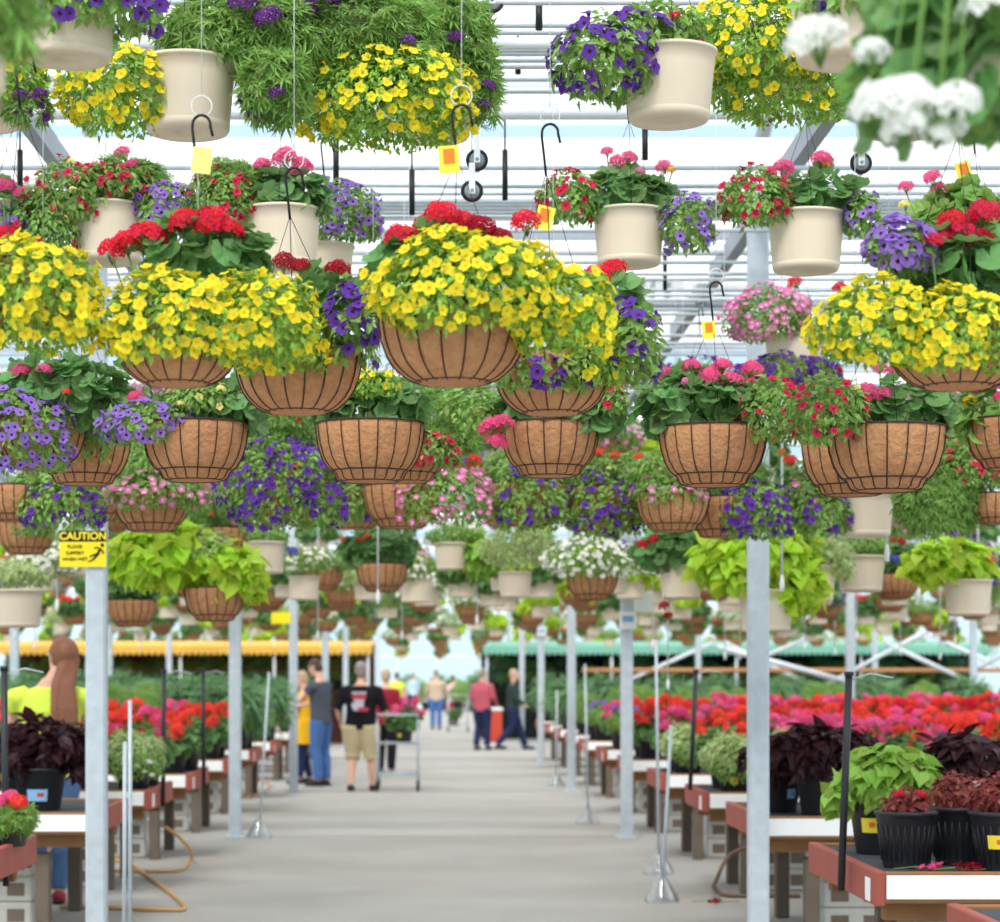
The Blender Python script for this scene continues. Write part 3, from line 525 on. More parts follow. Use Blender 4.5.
# ------------------------------------------------------------------ benches
ORD = ['first','second','third','fourth','fifth','sixth','seventh','eighth','ninth','tenth','eleventh','twelfth','thirteenth','fourteenth','fifteenth','sixteenth','seventeenth','eighteenth','nineteenth','twentieth','twenty-first','twenty-second','twenty-third','twenty-fourth','twenty-fifth','twenty-sixth']
BZ = .75
def bench(side, k, Da, Db, xe, far):
    s = 1 if side == 'right' else -1; ln = abs(far-xe); cx = s*ln/2; dp = Db-Da
    t = thing('display_bench', (xe,Da,0), f'{ORD[k]} wooden plant bench on the {side} of the aisle counted from the camera', 'bench', 'plant benches along the aisle')
    m = MB(); m.box((cx,dp/2,BZ-.03),(ln-.06,dp-.06,.03),'bench_mesh'); m.obj('bench_top', t)
    m = MB(); m.bbox((cx,.02,BZ-.068),(ln,.04,.135),'timber_brown'); m.obj('front_board', t)
    m = MB(); m.bbox((cx,dp-.02,BZ-.085),(ln,.04,.17),'timber_brown'); m.obj('back_board', t)
    m = MB(); m.bbox((0,dp/2,BZ-.072),(.045,dp+.02,.15),'board_red'); eb = m.obj('end_board', t, label='red brown end board')
    m = MB(); m.bbox((-s*.025,.14,BZ-.085),(.006,.10,.10),'strip_white',.002); m.obj('sticker', eb)
    m = MB(); m.bbox((cx+s*.012,-.006,BZ-.066),(ln-.03,.012,.102),'strip_white',.003); m.obj('price_strip', t, label='blank white price strip')
    m = MB(); m.bbox((cx,.2,BZ-.18),(ln-.1,.09,.09),'timber_brown'); m.obj('beam', t); m = MB(); m.bbox((cx,dp-.2,BZ-.18),(ln-.1,.09,.09),'timber_brown'); m.obj('beam', t)
    for x in [s*.32]+[s*q for q in np.arange(2.1,ln-.2,1.9)]:
        for y in (.2,dp-.2): m = MB(); m.bbox((x,y,(BZ-.26)/2),(.09,.09,BZ-.26),'timber_grey',.008); m.obj('leg', t)
    if Da < 34:
        for j in range(3):
            m = MB(); h = .163; m.bbox((0,0,h/2),(.40,.19,h-.002),'block_grey',.012)
            for q in (-.1,.1): m.box((q,-.0955,h/2),(.11,.003,h*.5),'timber_grey')
            m.obj('concrete_block', None, (xe+s*.62,Da+.45,.001+j*(h+.0005)), label=f'grey concrete block, {("bottom","middle","top")[j]} of the stack under the {ORD[k]} bench on the {side}', category='concrete block', group='concrete blocks under the benches')
    return t
RB = [(6.6,8.35),(9.73,11.45),(13.62,15.2),(16.5,17.7),(19.6,20.9),(23.0,24.3),(26.3,27.6),(29.7,31.0),(33.0,34.3),(36.3,37.6),(39.6,40.9),(43,44.3)]
LB = [(10.4,12.0),(14.0,15.65),(16.8,18.2),(19.6,21.1),(23.0,24.4),(26.2,27.6),(29.5,30.9),(34.7,35.9),(37.4,38.6),(39.6,40.9),(43,44.3)]
for k,(a,b) in enumerate(RB): bench('right',k,a,b,1.89 if k < 2 else 1.95,min(.262*b+.6,11.8))
for k,(a,b) in enumerate(LB): bench('left',k,a,b,-2.12,max(-.205*b-.6,-9.2) if k else -4.0)

# ------------------------------------------------------------------ potted plants
def black_pot(R, H, parent, m='pot_black', sticker=None, ribs=False):
    mb = MB(); mb.lathe([(.90*R,H*.93),(.94*R,H*.985),(1.02*R,H),(1.05*R,H*.985),(1.05*R,H*.93),(.98*R,H*.915),(.97*R,H*.80),(.93*R,H*.78),(.76*R,H*.03),(.73*R,0),(0,0)], m, 28); mb.lathe([(.001,H*.9),(.92*R,H*.9)],'soil',20)
    o = mb.obj('pot', parent)
    if ribs:
        rb = MB()
        for i in range(26):
            a = 2*PI*i/26
            for d in (-.12,.12): rb.tube([(.80*R*math.cos(a),.80*R*math.sin(a),H*.12),(.955*R*math.cos(a+d),.955*R*math.sin(a+d),H*.76)],.0022,m,4)
        rb.obj('moulded_ribs', parent)
    if sticker:
        c1, c2, ax, az, w, h = sticker; sb = MB(); n = 6; v = []
        for i in range(n+1):
            a = -PI/2+ax+(i/n-.5)*w/(.9*R)
            for z in (az-h/2,az+h/2): rr = (.76+(.95-.76)*min(z/(H*.78),1))*R+.006; v.append((rr*math.cos(a),rr*math.sin(a),z))
        sb.add(v,[(2*i,2*i+2,2*i+3,2*i+1) for i in range(n)], c1)
        if c2:
            v2 = [(q[0]*1.004,q[1]*1.004,az+(q[2]-az)*.5-.003) for q in v[6:12]]; sb.add(v2,[(2*i,2*i+2,2*i+3,2*i+1) for i in range(2)], c2)
        sb.obj('sticker', parent, label='printed price sticker')
    return o
def potted(name, cat, loc, R, H, blobs, heads, label, group=None, sticker=None, ribs=False, rz=0):
    t = thing(name, loc, label, cat, group, rz); black_pot(R,H,t,sticker=sticker,ribs=ribs)
    for kind,c,r in blobs:
        mb = MB(); leaves(mb, kind, np.array(c)+[0,0,H], r); mb.tube([(0,0,H*.88),np.array(c)*.6+[0,0,H],np.array(c)+[0,0,H]],.005,'stem_green',5); mb.obj('foliage', t)
    st = MB()
    for i,(col,p,s) in enumerate(heads):
        p = np.array(p)+[0,0,H]; o = link('flower_head', head_mesh(col,i%3), t, p); o.scale = (s,)*3; o.rotation_euler = (.25,RNG.uniform(-.3,.3),i)
        st.tube([(p[0]*.3,p[1]*.3,H*.9),(p[0]*.8,p[1]*.8,H+(p[2]-H)*.6),p-[0,0,s*.7]],.003,'stem_green',5)
    if heads: st.obj('flower_stalks', t)
    return t
TS = ('tag_yellow','tag_orange',-.2,.09,.055,.05); BS = ('tag_blue','petal_coral',.1,.10,.075,.045)
def at(px, py, D): return W(px,py,D)
def onb(px, D, dz=0): return (float((px-CX)*D/F), D, BZ-.014+dz)
# the near pots, one by one
potted('potted_coleus','potted plant',onb(906,10.15),.134,.25,[('rust',(0,0,.02),(.10,.10,.06)),('rust',(.02,0,.05),(.06,.06,.05))],[('red',(-.03,-.02,.07),.03),('red',(.06,-.03,.07),.028)],'ribbed black pot with a tiny rusty red plant in front of the lime vine',None,ribs=True)
potted('potted_coleus','potted plant',onb(960,10.32),.145,.26,[('rust',(0,0,.06),(.13,.12,.09))],[('white',(.06,-.05,.10),.02)],'ribbed black pot wedged between the tiny red plant and the yellow stickered pot',None,ribs=True)
potted('potted_coleus','potted plant',onb(1008,9.98),.165,.26,[('rust',(0,0,.06),(.15,.14,.11)),('rust',(.05,0,.1),(.10,.1,.08))],[],'black pot with a yellow price sticker cut off by the right edge',None,sticker=('tag_yellow','tag_orange',-.55,.13,.085,.06),ribs=True)
potted('potted_sweet_potato_vine','potted plant',onb(880,10.95),.15,.25,[('limeg',(.06,-.02,.08),(.23,.2,.12)),('limeg',(.02,-.03,.14),(.20,.16,.12)),('limeg',(-.20,-.06,.02),(.06,.06,.06))],[],'lime green sweet potato vine in a black pot on the second bench on the right',None,sticker=('tag_yellow','tag_orange',-.55,.14,.08,.07))
potted('potted_coleus','potted plant',onb(975,11.15),.17,.27,[('cole',(.0,0,.14),(.24,.2,.15))],[],'dark purple leaved plant behind the lime vine at the right edge',None)
potted('potted_coleus','potted plant',onb(822,13.98),.165,.25,[('cole',(-.08,-.02,.14),(.30,.2,.14)),('cole',(.05,0,.18),(.26,.2,.10))],[('rose',(-.18,-.14,.04),.025)],'wide dark purple coleus with a pale blue pot sticker right of the post',None,sticker=BS)
potted('potted_coleus','potted plant',onb(778,14.3),.15,.24,[('cole',(.0,0,.10),(.2,.17,.12)),('grn',(-.1,-.05,.04),(.12,.1,.12))],[],'black pot partly hidden by the right galvanised post',None,sticker=('tag_blue','petal_violet',.5,.12,.06,.06))
potted('potted_coleus','potted plant',onb(40,14.5),.17,.27,[('cole',(.02,0,.14),(.31,.22,.15)),('cole',(.0,0,.2),(.2,.16,.10)),('cole',(.24,-.02,.08),(.12,.1,.1))],[],'dark purple coleus in a black pot with a blue sticker by the woman in yellow',None,sticker=('tag_blue','petal_coral',.05,.10,.13,.075))
potted('potted_geranium','potted plant',onb(10,11.4,.0),.10,.10,[('frn',(0,0,.03),(.13,.12,.08))],[('rose',(-.06,-.04,.12),.05),('coral',(.05,-.05,.12),.05),('rose',(.0,.03,.14),.05)],'small pink geranium at the lower left edge',None)
def fallen(name, loc, label, cols, group='fallen blossoms'):
    mb = MB()
    n = 16; P = np.stack([RNG.uniform(-.05,.05,n),RNG.uniform(-.03,.03,n),RNG.uniform(.004,.03,n)],1)
    for c in cols: mb.many([t_bloom('petal_'+c,'throat_pale')[0]], P[:n//len(cols)]+RNG.normal(0,.012,(n//len(cols),3))*[1,1,.2], basis(RNG.normal(0,.5,(n//len(cols),3))+[0,0,1],RNG.normal(0,1,(n//len(cols),3))), .016)
    mb.tube([(-.16,0,.004),(-.05,.02,.012),(.03,0,.01)],.003,'stem_green',4); mb.tube([(-.02,-.02,.004),(.10,.01,.008),(.17,-.01,.006)],.003,'timber_brown',4)
    return mb.obj(name, None, loc, label=label, category='fallen flower', group=group)
q = onb(930,9.98); fallen('fallen_blossom',(q[0],q[1],BZ-.012),'bright pink fallen bloom lying in front of the ribbed black pot',['rose','rose'])
q = onb(968,9.92); fallen('fallen_blossom',(q[0],q[1],BZ-.012),'dry reddish bloom with a stalk lying near the yellow stickered pot',['crimson'])
fallen('fallen_blossom',(1.95,16.0,.001),'withered red petals scattered on the floor by the right post',['crimson','red'])
# rows of repeated plants
PROTO = {}
def proto(kind, v, loc, label, group):
    key = (kind,v)
    if key not in PROTO:
        r = np.random.default_rng(hash(kind)%1000*0+v*17+len(kind))
        if kind in ('coral','scarlet','rose','mixed'):
            cols = dict(coral=['coral'],scarlet=['scarlet','coral'],rose=['rose','candy'],mixed=['coral','rose'])[kind]
            hd = [(cols[i%len(cols)],(r.uniform(-.22,.22),r.uniform(-.24,.18),.24+r.uniform(-.10,.13)),r.uniform(.050,.070)) for i in range(12)]
            t = potted('potted_geranium','potted geranium',loc,.13,.20,[('ger',(0,0,.10),(.21,.2,.14))],hd,label,group,sticker=TS if v == 0 else None)
        elif kind == 'vari': t = potted('potted_trailing_plant','potted plant',loc,.14,.20,[('var',(0,0,.07),(.24,.22,.17)),('aly',(.02,-.1,.0),(.22,.14,.16))],[('white',(r.uniform(-.15,.15),-.2,r.uniform(-.1,.12)),.022) for _ in range(6)],label,group,sticker=TS)
        elif kind == 'tall': t = potted('potted_grass','potted plant',loc,.16,.28,[('blade',(0,0,.22),(.30,.28,.30)),('grn',(0,0,.10),(.24,.22,.2))],[],label,group)
        elif kind == 'green': t = potted('potted_leafy_plant','potted plant',loc,.14,.22,[('grn',(0,0,.22),(.27,.25,.28))],[],label,group)
        elif kind == 'lav': t = potted('potted_lavender','potted plant',loc,.14,.22,[('grn',(0,0,.10),(.2,.2,.16))],[('violet',(r.uniform(-.15,.15),r.uniform(-.15,.1),.2+r.uniform(-.05,.1)),.04) for _ in range(7)],label,group)
        elif kind == 'dark': t = potted('potted_coleus','potted plant',loc,.15,.22,[('cole',(0,0,.14),(.25,.22,.18))],[],label,group)
        PROTO[key] = t; return t
    return copy_thing(PROTO[key], loc, label, group, rz=RNG.uniform(-.5,.5), s=RNG.uniform(.9,1.1))
NICE = dict(coral='coral red geranium',scarlet='scarlet geranium',rose='pink geranium',mixed='red and pink geranium',vari='pale variegated trailing plant',tall='tall grassy green plant',green='bushy leafy green plant',lav='lavender coloured flowers',dark='dark leaved coleus')
def fill(side, k, a, b, xs, rows, pick):
    s = 1 if side == 'right' else -1
    for ri, y in enumerate(rows):
        nm = ('front','middle','back')[ri] if len(rows) == 3 else ('front','back')[ri] if len(rows) == 2 else 'only'
        for ci, x in enumerate(xs):
            kd = pick(ri, ci); 
            if kd is None: continue
            lab = f'{NICE[kd]} in black pot, {ORD[ci]} from the aisle, {nm} row, {ORD[k]} {side} bench'
            proto(kd, int(RNG.integers(0,3)) if kd in('coral','scarlet','rose','mixed') else 0, (x+RNG.uniform(-.03,.03), y+RNG.uniform(-.03,.03), BZ-.0145), lab, 'potted plants on the benches')
def rp(*ks): return lambda ri, ci: ks[int(RNG.integers(0,len(ks)))]
def xr(D, xe, lim, st): n = max(1,int((lim*D-xe)/st)+1); return [xe+.24+st*i for i in range(n)]
def xl(D, xe, lim, st): n = max(1,int((lim*D-xe)/st)+1); return [-(xe+.24+st*i) for i in range(n)]
fill('right',2,*RB[2],xr(15,2.35,.25,.46),(14.85,),lambda ri,ci: ['rose','mixed','coral','rose','mixed'][ci%5])
fill('right',3,*RB[3],xr(17,1.95,.25,.47),(16.75,17.4),lambda ri,ci: 'vari' if (ri == 0 and ci < 2) else ('dark' if ci == 99 else ['mixed','coral','rose','coral'][(ri+ci)%4]))
fill('right',4,*RB[4],xr(20,1.95,.25,.48),(19.9,20.6),lambda ri,ci: 'vari' if ri == 0 and ci == 0 else ['coral','scarlet','rose','scarlet','mixed'][(ri*2+ci)%5])
fill('right',5,*RB[5],xr(23.5,1.95,.25,.5),(23.3,24.0),lambda ri,ci: ['scarlet','coral','scarlet','mixed'][(ri+ci*3)%4])
fill('right',6,*RB[6],xr(27,1.95,.25,.55),(26.6,27.3),lambda ri,ci: 'lav' if ri == 0 and ci == 0 else ['scarlet','rose','scarlet','coral','rose'][(ri+ci*2)%5])
fill('right',7,*RB[7],xr(30,1.95,.25,.6),(30.0,30.7),lambda ri,ci: 'lav' if ci == 0 else 'green' if ci < 2 else ['scarlet','rose','mixed'][(ri+ci)%3])
fill('right',8,*RB[8],xr(33.5,1.95,.25,.75),(33.6,),lambda ri,ci: 'green' if ci < 3 else ['scarlet','coral'][ci%2])
for k in (9,10,11): fill('right',k,*RB[k],xr(RB[k][0],1.95,.25,.8),((RB[k][0]+RB[k][1])/2,),lambda ri,ci: ['green','tall'][(ci+k)%2])
fill('left',1,*LB[1],[-3.35],(14.5,15.2),rp('coral'))
fill('left',2,*LB[2],xl(17,2.0,.19,.47),(17.1,17.8),lambda ri,ci: 'vari' if ri == 0 and ci == 0 else ['coral','mixed'][(ri+ci)%2])
fill('left',3,*LB[3],xl(20,2.05,.19,.48),(19.9,20.7),lambda ri,ci: ['coral','coral','mixed'][(ri+ci)%3])
fill('left',4,*LB[4],xl(23.5,2.05,.19,.5),(23.3,24.0),lambda ri,ci: ['coral','rose','green'][ci] if ci < 3 else ['coral','green'][(ri+ci)%2])
fill('left',5,*LB[5],xl(27,2.05,.19,.55),(26.5,27.2),lambda ri,ci: 'tall' if ci < 2 else ['green','tall','green'][(ri+ci)%3])
fill('left',6,*LB[6],xl(30,2.05,.19,.6),(29.9,30.5),lambda ri,ci: 'lav' if (ri,ci) == (0,0) else ['green','tall'][(ri+ci)%2])
fill('left',7,*LB[7],xl(35,2.05,.19,.7),(35.3,),lambda ri,ci: ['tall','green'][ci%2])
for k in (8,9,10): fill('left',k,*LB[k],xl(LB[k][0],2.05,.19,.8),((LB[k][0]+LB[k][1])/2,),lambda ri,ci: ['green','tall'][(ci+k)%2])

# ------------------------------------------------------------------ awnings far back
def awning(x0, x1, D, zt, zb, m, label, shelf):
    t = thing('shade_awning',((x0+x1)/2,D,0),label,'awning'); w = x1-x0
    v = MB(); n = int(w/.14)*4; P = []
    for i in range(n+1):
        x = -w/2+w*i/n; P += [(x,0,zt),(x,-.02,zb-.09*abs(math.sin(PI*i/4)))]
    v.add(P,[(2*i,2*i+1,2*i+3,2*i+2) for i in range(n)],m); v.add([(p[0],.02,p[2]) for p in P],[(2*i+1,2*i,2*i+2,2*i+3) for i in range(n)],m); v.obj('valance', t)
    c = MB(); c.add([(-w/2,0,zt),(w/2,0,zt),(w/2,2.4,zt+.15),(-w/2,2.4,zt+.15),(-w/2,0,zt-.02),(w/2,0,zt-.02),(w/2,2.4,zt+.13),(-w/2,2.4,zt+.13)],[(0,1,2,3),(7,6,5,4),(2,6,7,3),(0,3,7,4),(1,5,6,2)],m); c.obj('canopy', t)
    for x in np.linspace(-w/2+.1,w/2-.1,5):
        for y in (.1,2.3): l = MB(); l.tube([(x,y,0),(x,y,zt+.02+.06*y)],.03,'steel_white',6); l.obj('pole', t)
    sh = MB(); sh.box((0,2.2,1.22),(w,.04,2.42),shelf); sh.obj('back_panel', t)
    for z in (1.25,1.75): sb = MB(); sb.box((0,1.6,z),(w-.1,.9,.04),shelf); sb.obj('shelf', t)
    return t
awning(-10.2,-1.45,52,2.29,2.16,'valance_yellow','long yellow scalloped awning at the far left','dark_brown')
awning(1.15,13.6,56,2.34,2.20,'valance_green','long green scalloped awning at the far right','dark_shade')
for side, x0, x1, D in (('left',-10,-1.8,53.4),('right',1.5,13.2,57.4)):
    n = 22
    for i in range(n):
        x = x0+(x1-x0)*(i+.5)/n
        proto('green' if i%3 else 'tall',0,(x,D+.2,1.2705),f'leafy green plant on the awning shelf at the far {side}, {ORD[i]} from its left end','plants on the awning shelves')
# ------------------------------------------------------------------ people
mat('skin', (232,180,156), rough=.55, transl=.0); mat('skin_pale', (240,200,180), rough=.55)
for k,c in dict(neon=(222,244,92),denim=(92,124,170),denim_blue=(82,118,176),navy=(44,52,86),black_cloth=(34,32,38),khaki=(206,190,152),charcoal=(84,90,102),gold_cloth=(248,190,40),maroon=(150,40,60),rosewood=(196,96,112),forest=(56,72,68),tan_cloth=(206,184,160),pale_blue=(190,210,226),light_pink=(232,190,196)).items(): mat('cloth_'+k, c, rough=.85, var=.10, noise=14, spec=.1)
for k,c in dict(brown=(140,92,70),dark=(82,62,52),grey=(150,140,132),sandy=(196,168,140)).items(): mat('hair_'+k, c, rough=.5, var=.25, noise=60)
mat('shoe_dark',(48,44,44)); mat('shoe_red',(180,60,80)); mat('eye_white',(245,245,245)); mat('lip',(190,110,105)); mat('print_grey',(205,205,215)); mat('print_red',(200,70,90))
DG = None
def remesh(mb, name, vox, smooth=3):
    me = mb.mesh(name+'_tmp'); o = bpy.data.objects.new(name+'_tmp', me); COL.objects.link(o)
    m = o.modifiers.new('r','REMESH'); m.mode = 'VOXEL'; m.voxel_size = vox; m.use_smooth_shade = True
    s = o.modifiers.new('s','SMOOTH'); s.iterations = smooth; s.factor = .5
    dg = bpy.context.evaluated_depsgraph_get(); out = bpy.data.meshes.new_from_object(o.evaluated_get(dg)); out.name = name
    bpy.data.objects.remove(o); bpy.data.meshes.remove(me); return out
def join_mesh(me, mb):
    """append MB geometry to an existing mesh through bmesh"""
    import bmesh
    bm = bmesh.new(); bm.from_mesh(me); k = {}
    for m in mb.mats:
        if MATS[m].name not in [x.name for x in me.materials if x]: me.materials.append(MATS[m])
        k[m] = [x.name for x in me.materials].index(MATS[m].name)
    t = mb.mesh('tmp'); b2 = bmesh.new(); b2.from_mesh(t); vs = [bm.verts.new(v.co) for v in b2.verts]
    for f in b2.faces:
        nf = bm.faces.new([vs[v.index] for v in f.verts]); nf.material_index = k[mb.mats[f.material_index]]; nf.smooth = True
    bm.to_mesh(me); bm.free(); b2.free(); bpy.data.meshes.remove(t); return me
def V(*a): return np.array(a, dtype=float)
def person(px, D, Ht, yaw, label, skin='skin', hair='hair_brown', hairstyle='short', top='cloth_black_cloth', sleeve=.55, bottom='cloth_denim', leglen=1.0, loose=.02, shoe='shoe_dark',
           arms=None, legs=None, lean=0.0, head_yaw=0.0, head_down=0.0, hdx=0.0, dress=0.0, wide=1.0, cap=None, xoff=0, printed=False, collar=False):
    s = Ht/1.76; loc = ((px-CX)*D/F+xoff, D, 0); root = thing('person', loc, label, 'person'); root.rotation_euler = (0,0,yaw)
    def T(p): p = np.array(p,dtype=float)*s; k = max(0,p[2]-.9*s); return p+np.array([0,lean*k,0])
    w = wide
    A = arms or [(V(-.23,.02,1.16),V(-.25,.06,.92)),(V(.23,.02,1.16),V(.25,.06,.92))]      # (elbow, wrist) left, right
    G = legs or [(V(-.10,.02,.50),V(-.10,-.02,.085)),(V(.10,.02,.50),V(.10,-.02,.085))]      # (knee, ankle)
    SH = [V(-.175*w,-.01,1.40),V(.175*w,-.01,1.40)]; HP = [V(-.09*w,0,.90),V(.09*w,0,.90)]
    tor = [(V(0,0,.84),.135*w,.10),(V(0,0,.93),.165*w,.115),(V(0,.005,1.06),.150*w,.10*w),(V(0,.01,1.18),.152*w,.108*w),(V(0,.005,1.30),.172*w,.112*w),(V(0,-.01,1.40),.165*w,.085),(V(0,-.012,1.455),.085,.062),(V(0,-.005,1.50),.055,.056)]
    b = MB(); L = lambda secs: b.loft([(T(c),rx*s,ry*s) for c,rx,ry in secs], skin)
    L(tor); L([(V(0,-.008,1.45),.056,.058),(V(hdx,.012,1.58),.052,.056)])
    cy, sy = math.cos(head_yaw), math.sin(head_yaw)
    def Hd(p): x,y,z = p; y2 = y*math.cos(head_down)+z*math.sin(head_down)*1; z2 = z*math.cos(head_down)-y*math.sin(head_down); return T((x*cy-y2*sy+hdx, x*sy+y2*cy+.015, 1.555+z2))
    Rz = np.array([[cy,sy,0],[-sy,cy,0],[0,0,1]])
    def E(c,r,m,q=b,nu=12,nv=8): q.ell(Hd(c), np.array(r)*s, m, nu, nv, Rz)
    E((0,-.005,.115),(.074,.094,.098),skin); E((0,.03,.045),(.056,.062,.066),skin); E((0,.088,.015),(.022,.018,.02),skin)
    hands = []
    for i in (0,1):
        el, wr = A[i]; sh = SH[i]; sg = (-1,1)[i]
        b.tube([T(sh*V(.72,1,1)),T(sh+V(sg*.015,0,-.02)),T((sh+el)/2),T(el),T(el*.6+wr*.4),T(wr)], np.array([.05,.058,.047,.040,.042,.027])*s, skin, 12)
        d = unit(wr-el); hd = wr+d*.05; b.tube([T(wr),T(wr+d*.035),T(hd+d*.035)], np.array([.026,.036,.030])*s, skin, 10); hands.append((wr,d,sg))
        kn, an = G[i]; hp = HP[i]
        b.tube([T(hp),T(hp*.6+kn*.4),T(kn),T(kn*.62+an*.38+V(0,-.012,0)),T(an)], np.array([.092*w,.080*w,.056,.056,.038])*s, skin, 12)
        b.tube([T(an),T(an+V(0,.03,-.04)),T(an+V(0,.12,-.052)),T(an+V(0,.175,-.058))], np.array([.038,.040,.034,.022])*s, skin, 10)
    me = remesh(b, 'person_body', .013*s, 2)
    f = MB()
    for wr,d,sg in hands:
        side = unit(np.cross(d,V(0,1,.2))); pl = unit(np.cross(side,d)); base = wr+d*.08
        for q,(o,ln) in enumerate(((-.026,.062),(-.009,.075),(.009,.070),(.025,.054))):
            p0 = base+side*o; f.tube([T(p0-d*.02),T(p0+d*ln*.45),T(p0+d*ln*.8+pl*.018),T(p0+d*ln*.9+pl*.036)], np.array([.0095,.009,.008,.006])*s, skin, 6)
        p0 = wr+d*.03+side*.028; f.tube([T(p0-side*.008),T(p0+side*.018+d*.03),T(p0+side*.022+d*.058+pl*.01)], np.array([.011,.010,.007])*s, skin, 6)
    for sx in (-1,1):
        E((sx*.076,-.005,.095),(.012,.022,.032),skin,f); E((sx*.030,.085,.105),(.013,.008,.009),'eye_white',f,8,6); E((sx*.030,.092,.105),(.006,.004,.006),'black_paint',f,6,4); E((sx*.030,.084,.128),(.02,.008,.004),hair,f,8,4)
    f.tube([Hd((0,.085,.115)),Hd((0,.105,.075)),Hd((0,.108,.066))], np.array([.008,.013,.010])*s, skin, 8); E((0,.089,.035),(.022,.008,.007),'lip',f,8,4)
    join_mesh(me, f)
    for p in me.polygons: p.use_smooth = True
    link('body', me, root)
    # clothes follow the body
    c = MB(); g = .014+.006*w; zb = .86 if not dress else .9-dress
    if dress: c.loft([(T(V(0,0,zb)),(.20*w+g)*s,(.14+g)*s)]+[(T(q),(rx+g)*s,(ry+g)*s) for q,rx,ry in tor[1:6]]+[(T(tor[6][0]+V(0,0,-.01)),.10*s,.08*s)], top)
    else: c.loft([(T(V(0,0,zb-.02)),(.158*w+g+.006)*s,(.115+g+.004)*s)]+[(T(q),(rx+g)*s,(ry+g)*s) for q,rx,ry in tor[1:6]]+[(T(tor[6][0]+V(0,0,-.008)),.10*s,.082*s)], top)
    for i in (0,1):
        el, wr = A[i]; sh = SH[i]; sg = (-1,1)[i]; pts = [sh*V(.7,1,1),sh+V(sg*.015,0,-.02),(sh+el)/2,el,el*.6+wr*.4,wr]; cum = [0,.0,.3,.55,.75,1.0]
        n = max(3, sum(1 for q in cum if q <= sleeve+.01)); rr = np.array([.052,.066,.058,.053,.052,.040])+.006
        if sleeve > 0: c.tube([T(p) for p in pts[:n]], rr[:n]*s*(1.0 if sleeve > .6 else 1.06), top, 12)
    cm = remesh(c, 'shirt', .014*s, 2); co = link('shirt' if not dress else 'dress', cm, root)
    if printed:
        pb = MB()
        for (x,z,wd,ht,m) in ((0,1.345,.20,.028,'print_grey'),(0,1.29,.19,.06,'print_red'),(0,1.235,.14,.04,'print_grey'),(-.02,1.18,.17,.06,'print_grey'),(.05,1.12,.15,.05,'print_red'),(-.05,1.13,.07,.05,'print_grey')):
            P = [T(V(x+a*wd/2,-(.148*w)+(abs(x+a*wd/2)**2)*1.2,z+e*ht/2)) for a,e in ((-1,-1),(0,-1),(1,-1),(1,1),(0,1),(-1,1))]; pb.add(P,[(0,1,4,5),(1,2,3,4)],m)
        pb.obj('back_print', co)
    if collar: cb = MB(); cb.tube([T(V(.075*math.cos(a),-.008+.07*math.sin(a),1.475)) for a in np.linspace(0,2*PI,14)[:-1]], .02*s, top, 6, closed=True); cb.obj('collar', co)
    t = MB(); t.loft([(T(V(0,0,.80)),(.150*w+.012)*s,(.112+.012)*s),(T(V(0,0,.92)),(.167*w+.012)*s,(.116+.012)*s),(T(V(0,0,.99)),(.156*w+.01)*s,(.105+.01)*s)], bottom)
    for i in (0,1):
        kn, an = G[i]; hp = HP[i]; pts = [hp,hp*.6+kn*.4,kn,kn*.62+an*.38+V(0,-.008,0),an+V(0,0,.01)]; rr = np.array([.094*w,.084*w,.062,.060,.046])+loose; cum = [0,.2,.5,.7,1.0]; n = sum(1 for q in cum if q <= leglen+.01)
        P = [T(p) for p in pts[:n]]; R2 = list(rr[:n])
        if leglen < .95: e = (leglen-cum[n-1])/(cum[n]-cum[n-1]) if n < 5 else 0; P.append(T(pts[n-1]*(1-e)+pts[n]*e)); R2.append(rr[n-1]+.004)
        t.tube(P, np.array(R2)*s, bottom, 12)
    tm = remesh(t, 'trousers', .014*s, 2); link('shorts' if leglen < .8 else 'trousers', tm, root)
    for i in (0,1):
        kn, an = G[i]; h = MB(); h.tube([T(an+V(0,-.05,-.045)),T(an+V(0,0,-.035)),T(an+V(0,.06,-.043)),T(an+V(0,.14,-.052)),T(an+V(0,.20,-.058))], np.array([.030,.050,.046,.044,.026])*s, shoe, 10)
        so = MB(); so.loft([(T(an+V(0,y,-.072)),r*s,.012*s) for y,r in ((-.085,.02),(-.06,.04),(.03,.042),(.13,.048),(.20,.030),(.222,.012))],'shoe_dark',10); so.obj('sole', link('shoe', h.mesh('shoe'), root))
    hb = MB()
    if cap: E((0,-.005,.150),(.083,.103,.075),cap,hb); E((0,.10,.150),(.06,.07,.012),cap,hb); hb.obj('cap', root); hb = MB()
    E((0,-.022,.132),(.083,.096,.096),hair,hb); E((0,-.05,.07),(.072,.06,.075),hair,hb)
    if hairstyle == 'long':
        # a full fall down the back, tapering, with a band
        E((0,-.035,.115),(.098,.108,.112),hair,hb); E((.02,-.09,.06),(.066,.05,.05),hair,hb)
        for dx,wd,ln in ((0,.072,.98),(-.062,.034,1.10),(.055,.034,1.02),(.02,.05,.93)):
            hb.loft([(Hd((.01+dx*.4,-.085,.08)),.05*s,.04*s),(T(V(hdx+.02+dx*.7,-.118,1.45)),(wd+.006)*s,.036*s),(T(V(hdx+.03+dx,-.150,1.30)),wd*s,.034*s),(T(V(hdx+.035+dx,-.160,1.14)),wd*.92*s,.028*s),(T(V(hdx+.04+dx*1.1,-.155,ln+.05)),wd*.6*s,.02*s),(T(V(hdx+.04+dx*1.15,-.15,ln)),wd*.2*s,.01*s)], hair)
    hm = remesh(hb,'hair',.010*s,1); ho = link('hair', hm, root)
    return root
up = lambda x,y,z: V(x,y,z)
